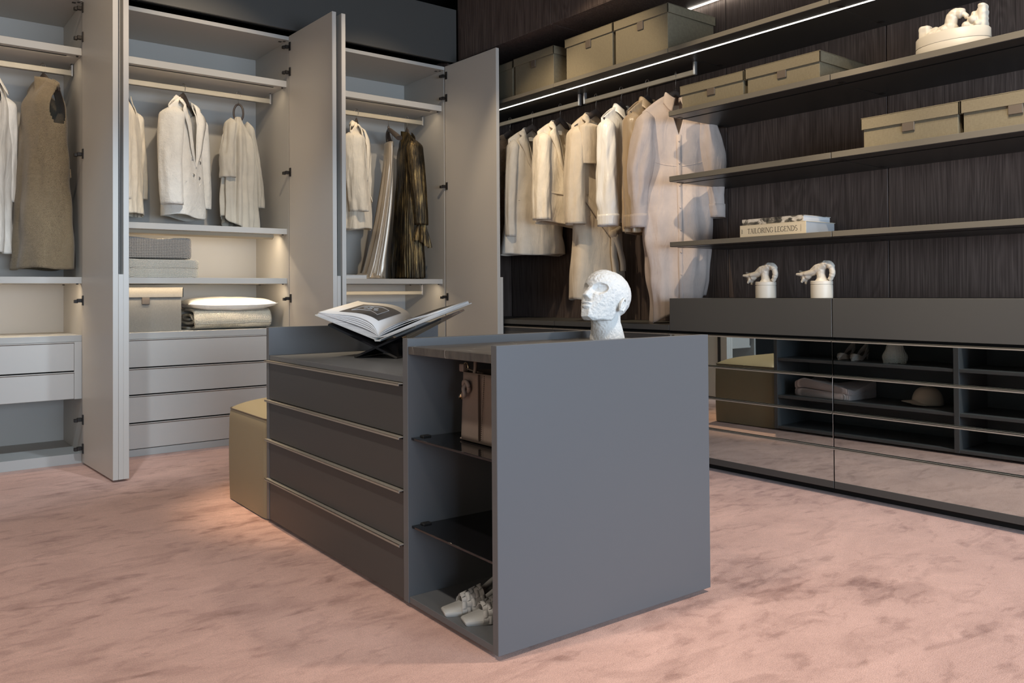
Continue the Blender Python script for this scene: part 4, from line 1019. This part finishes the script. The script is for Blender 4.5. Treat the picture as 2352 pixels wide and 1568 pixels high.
b.tube(catmull([(0, .02, .10), (0, .008, .145), (0, .002, .178), (0, -.010, .196), (0, -.032, .196), (0, -.054, .184), (0, -.070, .162)], 5), [.034]*6+[.028]*7+[.026]*5+[.024]*6+[.012]*5+[.006]*2, 14)
b.ball((0, -.010, .192), (.022, .027, .022)); b.ball((0, .03, .14), (.024, .03, .02))
blob('bird', b, M['ceramic'], t, .0026, 1, .4, post=lambda p: p+Vector((fbm(p.x*55, p.y*55, p.z*55), fbm(p.y*55, 3, p.z*55), fbm(p.z*55, p.x*55, 7)))*.0022)
b = MB().box(-.028, .028, -.150, -.115, .09, .214, bev=.012, seg=2)
for y, h, r in ((-.033, .125, .013), (-.058, .150, .016), (-.075, .165, .019), (-.095, .186, .022), (-.115, .196, .02)):
    b.tube([(.004*math.sin(y*90), y, .095), (.006*math.sin(y*70), y, (h+.1)/2), (0, y-.003, h)], [r*1.5, r, r*.55], 9)
for c, r in [((-.03, -.07, .125), .018), ((-.032, -.10, .145), .018), ((-.03, -.12, .12), .016), ((0, -.045, .105), (.03, .025, .018)), ((0, -.09, .12), (.034, .045, .04))]: b.ball(c, r)
blob('rock_group', b, M['ceramic'], t, .0026, 1, .4, post=lambda p: p+Vector((fbm(p.x*55, p.y*55, p.z*55), fbm(p.y*55, 3, p.z*55), fbm(p.z*55, p.x*55, 7)))*.003)

# ------------------------------------------------------------------ plaster head on the island
HP = iw(.725, .36, .8469)+Vector((.716, -.698, 0))*.016
t = thing('plaster_head', 'rough white plaster mannequin head with raised chin on the stone top', 'mannequin head', HP, R(187.7))
hb = MB()
tilt = Matrix.Translation((0, 0, .16)) @ Matrix.Rotation(R(-21), 4, 'Y') @ Matrix.Translation((0, 0, -.16))
def hball(c, r): hb.ball((0, 0, 0), r, 3, M=None) if False else hb._add(_ball(c, r), tilt)
def _ball(c, r, rot=None):
    b_ = bmesh.new(); bmesh.ops.create_icosphere(b_, subdivisions=3, radius=1)
    bmesh.ops.scale(b_, vec=r if isinstance(r, tuple) else (r, r, r), verts=b_.verts)
    if rot is not None: bmesh.ops.transform(b_, matrix=rot, verts=b_.verts)
    bmesh.ops.translate(b_, vec=c, verts=b_.verts); return b_
def hull(pts):
    b_ = bmesh.new()
    for p in pts: b_.verts.new(p)
    bmesh.ops.convex_hull(b_, input=b_.verts); return b_
def sym(*pts): return [Vector((x, s*y, z)) for x, y, z in pts for s in (-1, 1)]
hball((-.014, 0, .168), (.096, .081, .088))        # cranium
hball((.012, 0, .172), (.082, .072, .080))         # forehead
hb._add(hull(sym((.052, .046, .222), (.076, .024, .208), (.086, .028, .180), (.046, .067, .178), (.070, .049, .134), (.030, .069, .136), (.086, .021, .092), (-.012, .061, .090), (-.004, .056, .068), (.046, .043, .056), (.090, .017, .070), (.086, .016, .050), (.060, .022, .044), (-.02, .05, .12))), tilt)
hb._add(hull(sym((.083, .007, .176), (.116, .0085, .121), (.112, .006, .130), (.088, .0155, .113), (.086, .011, .150), (.070, .012, .15))), tilt)
hb._add(_ball((.092, 0, .0985), (.012, .022, .0058)), tilt); hb._add(_ball((.090, 0, .0860), (.0125, .0185, .0072)), tilt)
hb.tube([(-.010, 0, -.001), (-.008, 0, .03), (-.003, 0, .06), (.002, 0, .10)], [(.062, .066), (.057, .060), (.052, .054), (.055, .056)], 36)
E1 = [tilt @ Vector((.083, sy*.035, .157)) for sy in (-1, 1)]
MTH = tilt @ Vector((.102, 0, .0922))
def head_post(p):
    for c in E1:
        d = Vector(((p.x-c.x)/.045, (p.y-c.y)/.0275, (p.z-c.z)/.0205)).length
        k = max(0, 1-d*d)
        if k > 0: p.x -= .0165*min(1, k*1.6); p.y -= math.copysign(.004, c.y)*k
    d = Vector(((p.x-MTH.x)/.03, (p.y-MTH.y)/.024, (p.z-MTH.z)/.0028)).length
    if d < 1: p.x -= .004*(1-d*d)
    n = .0009*fbm(p.x*160, p.y*160, p.z*160)+.0008*fbm(p.x*70, p.y*70, p.z*70+5)
    p += Vector((n, n*(1 if p.y > 0 else -1), n)); p.z = max(p.z, 0)
    return p
blob('head', hb, M['plaster_white'], t, .0026, 4, .5, post=head_post)
for sy in (-1, 1):
    e_ = MB()
    ring = [tilt @ Vector((-.010-.0125*math.cos(R(-70+290*k/21))-.003*math.sin(R(-70+290*k/21)), sy*.0835, .128+.0245*math.sin(R(-70+290*k/21)))) for k in range(22)]
    e_.tube(ring, [.0038]*22, 8)
    e_._add(_ball((-.008, sy*.077, .127), (.0125, .0085, .021)), tilt)
    e_._add(_ball((-.002, sy*.081, .108), (.007, .006, .008)), tilt)
    e_.tube([tilt @ Vector(q) for q in ((-.004, sy*.085, .141), (-.011, sy*.0865, .136), (-.012, sy*.086, .124), (-.005, sy*.085, .115))], .0026, 8)
    blob('ear', e_, M['plaster_white'], t, .002, 2, .4)

# ------------------------------------------------------------------ open book on its black stand
ANG = R(-54.8)
BO = iw(.3013, 1.2875, .7478)
st = thing('book_stand', 'black crossed-plate book stand on the island desk', 'book stand', BO, IR+ANG)
# local frame: x across the pages, y away along the spine, z up
def plate(foot, topp, y0, y1, rise, th=.009):
    a = Vector((foot[0], 0, foot[1])); V = []
    for y, dz in ((y0, 0), (y1, rise)):
        b = Vector((topp[0], 0, topp[1]+dz)); d = (b-a).normalized(); n = Vector((-d.z, 0, d.x))*th/2
        V += [(p.x, y, max(p.z, .0004)) for p in (a-n, b-n, b+n, a+n)]
    return MB().vf(V, [(0, 1, 2, 3), (7, 6, 5, 4), (0, 4, 5, 1), (1, 5, 6, 2), (2, 6, 7, 3), (3, 7, 4, 0)])
plate((.10, .004), (-.225, .141), -.027, .235, .031).build('plate', M['smoke'], st)
plate((-.10, .004), (.30, .168), -.026, .234, .031).build('plate', M['smoke'], st)
bk_ = thing('open_book', 'open white book with a dark photograph page resting on the black stand', 'book', BO+Vector((0, 0, .0735)), 0)
bk_.rotation_euler = (R(7.1), 0, IR+ANG)
SP = Vector((0, 0, 0)); aL, aR = R(180-20.2), R(20.2)
dL = Vector((math.cos(aL), 0, math.sin(aL))); dR = Vector((math.cos(aR), 0, math.sin(aR)))
M['bookcover'] = mat('pale grey book cover', (.62, .63, .62), .55)
Y0, Y1, LB = -.006, .358, .314
def cover(d, s):
    n = Vector((-d.z, 0, d.x))*(1 if s > 0 else -1)
    a = SP+d*.012; b = SP+d*LB; u = n*.0035
    return MB().prism([(a.x, a.z), (b.x, b.z), ((b+u).x, (b+u).z), ((a+u).x, (a+u).z)], Y0, Y1, 'y')
cover(dL, -1).build('cover', M['bookcover'], bk_); cover(dR, 1).build('cover', M['bookcover'], bk_)
MB().prism([(-.016, .004), (-.012, -.002), (.012, -.002), (.016, .004), (.012, .003), (-.012, .003)], Y0, Y1, 'y').build('spine', M['bookcover'], bk_)
def leaf_curve(d, s, h0, h1, hump, L_=.304, n=24):
    """profile of one leaf from the gutter outwards, height above the cover plane"""
    N = Vector((-d.z, 0, d.x))*(1 if s > 0 else -1); out = []
    g = SP+Vector((0, 0, .014))
    for k in range(n+1):
        q = k/n
        base = SP+d*(L_*q)+N*.004
        hh = lerp(h0, h1, q)+hump*math.sin(PI*min(1, q**.72))**1.3*(1-.35*q)
        p = base+N*hh
        e = 1-ss(0, .16, q)
        p = p.lerp(g+d*(.004*q)+Vector((0, 0, h0*.25)), e)
        out.append(p)
    return out
def leaf(name, c, m, parent=None, th=.0006, y0=0.0, y1=.352):
    V = []; F = []
    for p in c: V += [(p.x, y0, p.z), (p.x, y1, p.z)]
    for i in range(len(c)-1): F.append((2*i, 2*i+1, 2*i+3, 2*i+2))
    me = bpy.data.meshes.new(name); me.from_pydata(V, [], F); o = link(name, me, m, parent or bk_, True)
    k = o.modifiers.new('t', 'SOLIDIFY'); k.thickness = th; k.offset = 0
    return o
def block(c0, c1, name, m):
    V = []; n = len(c0)
    poly = [(p.x, p.z) for p in c0]+[(p.x, p.z) for p in c1[::-1]]
    V = [(x, 0, z) for x, z in poly]+[(x, .352, z) for x, z in poly]; F = []
    N2 = len(poly)
    for i in range(n-1):
        j = N2-1-i
        F.append((i, i+1, j-1, j)); F.append((N2+i, N2+j, N2+j-1, N2+i+1))
    for i in range(N2): F.append((i, (i+1) % N2, N2+(i+1) % N2, N2+i))
    me = bpy.data.meshes.new(name); me.from_pydata(V, [], F); bm = bmesh.new(); bm.from_mesh(me); bmesh.ops.recalc_face_normals(bm, faces=bm.faces); bm.to_mesh(me); bm.free()
    return link(name, me, m, bk_)
block(leaf_curve(dL, -1, 0, 0, 0), leaf_curve(dL, -1, .016, .010, .002), 'page_block', M['pages'])
block(leaf_curve(dR, 1, 0, 0, 0), leaf_curve(dR, 1, .008, .012, -.001), 'page_block', M['pages'])
for k, (h0, h1, hp) in enumerate([(.019, .011, .010), (.022, .012, .018), (.025, .0125, .026), (.028, .013, .032)]):
    leaf('loose_leaf', leaf_curve(dL, -1, h0, h1, hp), M['paper'], th=.0022)
topL = leaf_curve(dL, -1, .032, .0145, .040, n=40)
tl = leaf('left_page', topL, M['paper'])
for h0, h1, hp in [(.012, .0135, .006), (.015, .0145, .014)]: leaf('loose_leaf', leaf_curve(dR, 1, h0, h1, hp), M['paper'], th=.002)
leaf('right_page', leaf_curve(dR, 1, .018, .0155, .018), M['paper'])
def print_nodes(nt, b, tc):
    v = tc.outputs['Object']; n = texn(nt, v, 9, 4, .6, .5, (1, 1, 1))
    nt.links.new(ramp(nt, n, [(.3, (.055, .05, .047)), (.7, (.13, .12, .112))]), b.inputs['Base Color'])
M['print'] = mat('dark photograph print', (.1, .09, .085), .45, build=print_nodes)
M['line'] = mat('pale printed line', (.5, .5, .5), .6)
def on_page(q, y, lift=.0012):
    k = q*(len(topL)-1); i = min(int(k), len(topL)-2); p = topL[i].lerp(topL[i+1], k-i); d = (topL[i+1]-topL[i]).normalized()
    N = Vector((d.z, 0, -d.x)); N = N if N.z > 0 else -N
    return Vector((p.x, y, p.z))+N*lift
def page_patch(name, q0, q1, y0, y1, m, lift=.0012, parent=None):
    return grid(name, 24, 12, lambda u, v: on_page(lerp(q0, q1, u), lerp(y0, y1, v), lift), m, parent or tl)
page_patch('photo_print',   .17, .80, .065, .290, M['print'])
def pline(pts, wd=.0016):
    m_ = MB()
    for a, b in zip(pts, pts[1:]):
        seg = [on_page(lerp(a[0], b[0], k/8), lerp(a[1], b[1], k/8), .0022) for k in range(9)]
        m_.tube(seg, wd, 5)
    return m_
pline([(.29, .12), (.29, .235), (.44, .255), (.62, .25), (.70, .235), (.70, .12), (.62, .145), (.44, .148), (.29, .12)]).build('printed_outline', M['line'], tl)
m_ = MB()
for q, y in ((.42, .18), (.46, .21), (.52, .185), (.55, .22), (.60, .195)):
    pts = [on_page(q+.03*math.cos(a), y+.012*math.sin(a), .0021) for a in [2*PI*k/12 for k in range(13)]]; m_.tube(pts, .0011, 5)
m_.build('printed_ornament', M['line'], tl)
page_patch_r = leaf_curve(dR, 1, .0195, .017, .018)
grid('photo_print', 20, 8, lambda u, v: (lambda k: (page_patch_r[k].x, lerp(.03, .335, v), page_patch_r[k].z))(int(4+u*15)), M['print'], bk_)

# ------------------------------------------------------------------ pouf
t = thing('pouf', 'olive beige leather bench pouf at the far end of the island', 'pouf', iw(0, 1.795, 0), IR)
def psec(z): return interp([(0, 0), (.02, .004), (.42, .006), (.462, .0)], z)
PW, PD = .865, .545
body = MB()
def pouf_side(u, v):
    a = 2*PI*u; c, s = math.cos(a), math.sin(a)
    x = math.copysign(abs(c)**.10, c)*PW/2; y = math.copysign(abs(s)**.10, s)*PD/2
    z = lerp(.006, .452, v); bul = 1+.010*math.sin(PI*v)-(.012*ss(.93, 1, v))
    return (PW/2+x*bul, PD/2+y*bul, z)
grid('side_cover', 160, 24, pouf_side, M['pouf'], t, closed=True)
def pouf_top(u, v):
    a = 2*PI*u; c, s = math.cos(a), math.sin(a); r = 1-v
    x = math.copysign(abs(c)**.10, c)*PW/2*r*.988; y = math.copysign(abs(s)**.10, s)*PD/2*r*.988
    return (PW/2+x, PD/2+y, .452+.062*(1-r**3.0)**.8)
grid('seat_top', 160, 30, pouf_top, M['pouf'], t, closed=True)
MB().tube([(PW/2+math.copysign(abs(math.cos(a))**.10, math.cos(a))*PW/2*.991, PD/2+math.copysign(abs(math.sin(a))**.10, math.sin(a))*PD/2*.991, .4535) for a in [2*PI*k/160 for k in range(161)]], .0028, 6, cap=False).build('piping', M['leather'], t, True)
MB().box(.03, PW-.03, .03, PD-.03, 0, .02).build('base', M['black'], t)

# ------------------------------------------------------------------ handbag in the island cubby
M['bag'] = mat('taupe smooth leather', (.215, .165, .135), .5, bump=(700, .12, .0004))
M['bagd'] = mat('dark taupe seam', (.10, .075, .06), .6)
M['gold'] = mat('pale gold metal', (.75, .58, .36), .25, 1.0)
t = thing('handbag', 'taupe leather tote bag with knotted handle on the upper glass shelf', 'handbag', iw(.115, .375, .5505), IR+R(-90))
# local x: along the opening towards the camera; local y: into the cubby
bw, bh, bd = .26, .218, .15
def bag(u, v):
    a = 2*PI*u; c, s = math.cos(a), math.sin(a); e = lerp(1.03, 1.0, v)
    x = math.copysign(abs(c)**.22, c)*bw/2*e; y = math.copysign(abs(s)**.45, s)*bd/2*lerp(1.03, .92, v)
    return (bw/2+x, bd/2+y, lerp(.004, bh, v))
grid('bag_body', 80, 14, bag, M['bag'], t, closed=True, thick=.003)
MB().box(.005, bw-.005, .0, bd, .002, .008, bev=.003).build('bag_base', M['bag'], t)
MB().box(.128, .131, -.012, -.002, .012, bh, bev=.001).build('seam', M['bagd'], t)
for dx in (.012,):
    mm_ = MB()
    for k in range(34): mm_.box(.131+dx-.0008, .131+dx+.0008, -.0115+.014*(k/33), -.0095+.014*(k/33), .012+k*.006, .0155+k*.006)
    mm_.build('stitching', M['bagd'], t)
MB().tube(catmull([(.062, .012, .185), (.068, .02, .225), (.060, .03, .262), (.07, .045, .2685), (.10, .06, .2685), (.13, .06, .2685), (.17, .055, .255), (.195, .03, .225)], 6), .0062, 10).build('rope_handle', M['bag'], t, True)
MB().tube(catmull([(.075, .13, .19), (.08, .12, .235), (.115, .11, .2685), (.15, .11, .2685), (.19, .115, .24), (.20, .13, .19)], 6), .0062, 10).build('rope_handle', M['bag'], t, True)
kn = MB()
kn.tube([(.062+.013*math.cos(a), -.010-.004*math.sin(a), .176+.017*math.sin(a)) for a in [2*PI*k/20 for k in range(21)]], .0068, 10, cap=False)
kn.tube(catmull([(.064, -.004, .185), (.062, -.020, .172), (.066, -.020, .152), (.056, -.016, .146), (.046, -.014, .152)], 5), .0065, 10)
k_ = kn.build('handle_knot', M['bag'], t, True)
MB().tube([(.047, -.014, .152), (.034, -.014, .138)], .0072, 12).build('metal_tip', M['gold'], k_, True)
MB().tube([(.0+.013*math.cos(a), .03, .228+.017*math.sin(a)) for a in [2*PI*k/24 for k in range(25)]], .0022, 8, cap=False).build('ring', M['gold'], t, True)
MB().box(-.030, -.006, .022, .040, .214, .240, bev=.004, seg=2).build('strap_tab', M['bag'], t)
MB().tube(catmull([(.008, .03, .226), (.03, .045, .218), (.07, .05, .2135)], 6), [(.008, .003)]*13, 8).build('side_strap', M['bag'], t, True)
m_ = MB()
for q in (.05, .2):
    for yy in (.02, .13): m_.lathe([(.005, -.0005), (.005, .004)], 10, Matrix.Translation((q, yy, 0)))
m_.build('metal_foot', M['gold'], t)

# ------------------------------------------------------------------ woven sandals in the island cubby
M['sandal'] = mat('grey white leather', (.42, .415, .395), .55, bump=(500, .1, .0004))
def sandal(label, x, y, rz):
    """toe at local origin pointing -x, length along +x"""
    t = thing('sandal', label, 'sandal', iw(x, y, .0357), IR+R(rz), 'woven mules in the island')
    prof = [(0.0, -.026), (.004, -.0285), (.06, -.040), (.10, -.042), (.15, -.034), (.20, -.029), (.235, -.027), (.246, -.015), (.248, 0), (.246, .015), (.235, .027), (.20, .028), (.15, .030), (.10, .034), (.05, .034), (.004, .027), (0.0, .024)]
    lo = MB()
    n = len(prof); V = []; F = []
    def zs(px): return lerp(.0, .048, ss(.09, .20, px))
    for zz, k in ((0, .97), (.004, 1.0), (.010, 1.0), (.0135, .965)):
        for px, py in prof: V.append((.12+(px-.12)*k, py*k, zs(px)+zz))
    for j in range(3):
        for i in range(n): F.append((j*n+i, j*n+(i+1) % n, (j+1)*n+(i+1) % n, (j+1)*n+i))
    F.append(tuple(range(n))[::-1]); F.append(tuple(3*n+i for i in range(n)))
    o = lo.vf(V, F).build('sole', M['sandal'], t); smooth_angle(o, 50)
    MB().lathe([(.012, 0), (.011, .01), (.017, .05)], 16, Matrix.Translation((.226, 0, 0))).build('heel', M['sandal'], t, True)
    # woven upper: strips over an arch
    def arch(u, v, lift=0):
        a = lerp(-.06, PI+.06, u); xx = lerp(.050, .128, v)
        wy = lerp(.040, .043, v); hz = lerp(.042, .066, v)
        return Vector((xx+.012*math.sin(a)*(.5-v), -math.cos(a)*(wy+lift), .008+math.sin(a)*(hz+lift)))
    NU, NV = 8, 5
    for i in range(NU):
        for j in range(NV):
            up_ = (i+j) % 2
            u0, u1, v0, v1 = i/NU, (i+1)/NU, j/NV, (j+1)/NV
            V = []; F = []; g = 5
            for b_ in range(g):
                for a_ in range(g):
                    fa, fb = a_/(g-1), b_/(g-1)
                    l = .0012+.0034*(math.sin(PI*(fb if up_ else fa)))**.7
                    V.append(arch(lerp(u0-.004, u1+.004, fa), lerp(v0-.004, v1+.004, fb), l))
            for b_ in range(g-1):
                for a_ in range(g-1): F.append((b_*g+a_, b_*g+a_+1, (b_+1)*g+a_+1, (b_+1)*g+a_))
            me = bpy.data.meshes.new('woven_strip'); me.from_pydata(V, [], F); link('woven_strip', me, M['sandal'], t, True)
    grid('upper_lining', 24, 8, lambda u, v: arch(u, v, -.001), M['sandal'], t, thick=.002)
    strap_ = catmull([(.13, -.030, .045), (.19, -.034, .085), (.245, -.022, .105), (.262, 0, .108), (.245, .022, .105), (.19, .033, .085), (.13, .030, .045)], 8)
    strip_part('heel_strap', strap_, .018, M['sandal'], t, .003, nrm=[Vector((p.x-.19, p.y*2, 0)).normalized() if abs(p.y) < .03 else Vector((0, math.copysign(1, p.y), 0)) for p in strap_])
    return t
sandal('far woven grey-white mule on the island floor, left of its pair', .012, .310, -18)
sandal('near woven grey-white mule on the island floor, touching the front panel side', .022, .212, -16)

# ------------------------------------------------------------------ things seen in the mirror drawers: island shelves facing the wall
M['pump'] = mat('blush suede', (.68, .56, .49), .85, sheen=.3)
M['pumpin'] = mat('dark shoe lining', (.12, .09, .07), .7)
def pump(label, x, y):
    """toe towards local +x"""
    t = thing('court_shoe', label, 'shoe', iw(x, y, .532), IR, 'blush court shoes in the island')
    def P(u, v):
        a = 2*PI*u; c, s = math.cos(a), math.sin(a)
        wx = lerp(.118, .112, v); px = .0+c*wx
        wd = interp([(-.118, .022), (-.06, .028), (0, .030), (.06, .040), (.10, .022), (.118, .006)], px)
        base = .052*ss(.03, -.09, px) if False else lerp(.055, .0, ss(-.10, .03, px))
        top = base+interp([(-.118, .062), (-.06, .040), (0, .028), (.045, .034), (.08, .038), (.118, .012)], px)
        return (px, s*wd*(1-.18*v), lerp(base, top, v))
    grid('upper', 60, 8, P, M['pump'], t, closed=True, thick=.002)
    def toe(u, v):
        px = lerp(.045, .116, u); wd = interp([(.0, .030), (.06, .040), (.10, .022), (.118, .006)], px)*.84; a = lerp(-1, 1, v)
        return (px, a*wd, interp([(.045, .034), (.08, .038), (.118, .012)], px)+.010*(1-a*a))
    grid('vamp', 16, 12, toe, M['pump'], t, thick=.002)
    def ins(u, v):
        px = lerp(-.112, .10, u); wd = interp([(-.118, .022), (-.06, .028), (0, .030), (.06, .038), (.118, .006)], px)*.95
        return (px, lerp(-wd, wd, v), lerp(.058, .003, ss(-.10, .03, px)))
    grid('insole', 20, 6, ins, M['pumpin'], t, thick=.003)
    MB().tube([(-.100, 0, .055), (-.102, 0, .03), (-.100, 0, 0)], [.016, .009, .006], 12).build('heel', M['pump'], t, True)
    return t
pump('blush court shoe on the island shelf, mirrored left of its pair', .645, 1.355)
pump('blush court shoe on the island shelf, mirrored right of its pair', .668, 1.245)
F_['pouch'] = knit((0.80, 0.76, 0.68), (0.52, 0.48, 0.41), 700, 'ivory woven pouch')
t = thing('clutch_bag', 'small ivory woven clutch with metal clasp on the island shelf', 'bag', iw(.76, .955, .532), IR+R(75))
def pouchf(u, v):
    a = 2*PI*u; c, s = math.cos(a), math.sin(a)
    w_ = interp([(0, .070), (.3, .078), (.75, .052), (1, .040)], v); d_ = interp([(0, .034), (.4, .036), (1, .010)], v)
    return (c*w_*(1+.05*math.sin(5*a)*v), s*d_, .002+.135*v+.004*math.sin(7*a)*v)
grid('pouch_body', 60, 20, pouchf, F_['pouch'], t, closed=True, thick=.003)
MB().tube([(-.042, 0, .138), (-.02, 0, .142), (.02, 0, .142), (.042, 0, .138)], .0035, 8).ball((.004, 0, .148), .006).ball((-.006, 0, .148), .006).build('clasp', M['gold'], t, True)
MB().box(-.07, .07, -.03, .03, 0, .006, bev=.003).build('pouch_base', F_['pouch'], t)
folded('sweater', 'mauve grey folded sweater on the lower island shelf, seen in the mirror', 'sweater', iw(.655, 1.44, .2605), .36, .46, .095, K_mauve, 2, 9, rz=IR+R(4), sag=.07)
M['cap'] = mat('beige suede cap', (.58, .45, .34), .9, sheen=.3, bump=(300, .3, .0008))
t = thing('baseball_cap', 'beige baseball cap on the lower island shelf, seen in the mirror', 'cap', iw(.66, .79, .2605), IR+R(38))
def capf(u, v):
    a = 2*PI*u; c, s = math.cos(a), math.sin(a); e = v*PI/2
    return (c*.098*math.cos(e)**.75, s*.083*math.cos(e)**.75, .004+.118*math.sin(e)**.9+.0016*abs(math.sin(3*a))*math.cos(e))
grid('crown', 72, 18, capf, M['cap'], t, closed=True, thick=.002)
def visor(u, v):
    a = lerp(-1.15, 1.15, u); r = lerp(1.0, 1.78, v*math.cos(a*.8)**.7)
    return (math.cos(a)*.095*r, math.sin(a)*.082*lerp(1, 1.1, v), .014-.0*v+.022*math.cos(a*1.25)**2*(1-.25*v)-.012*v*(1-math.cos(a)))
grid('visor', 30, 12, visor, M['cap'], t, thick=.003)
MB().ball((0, 0, .123), (.007, .007, .004)).build('top_button', M['cap'], t, True)
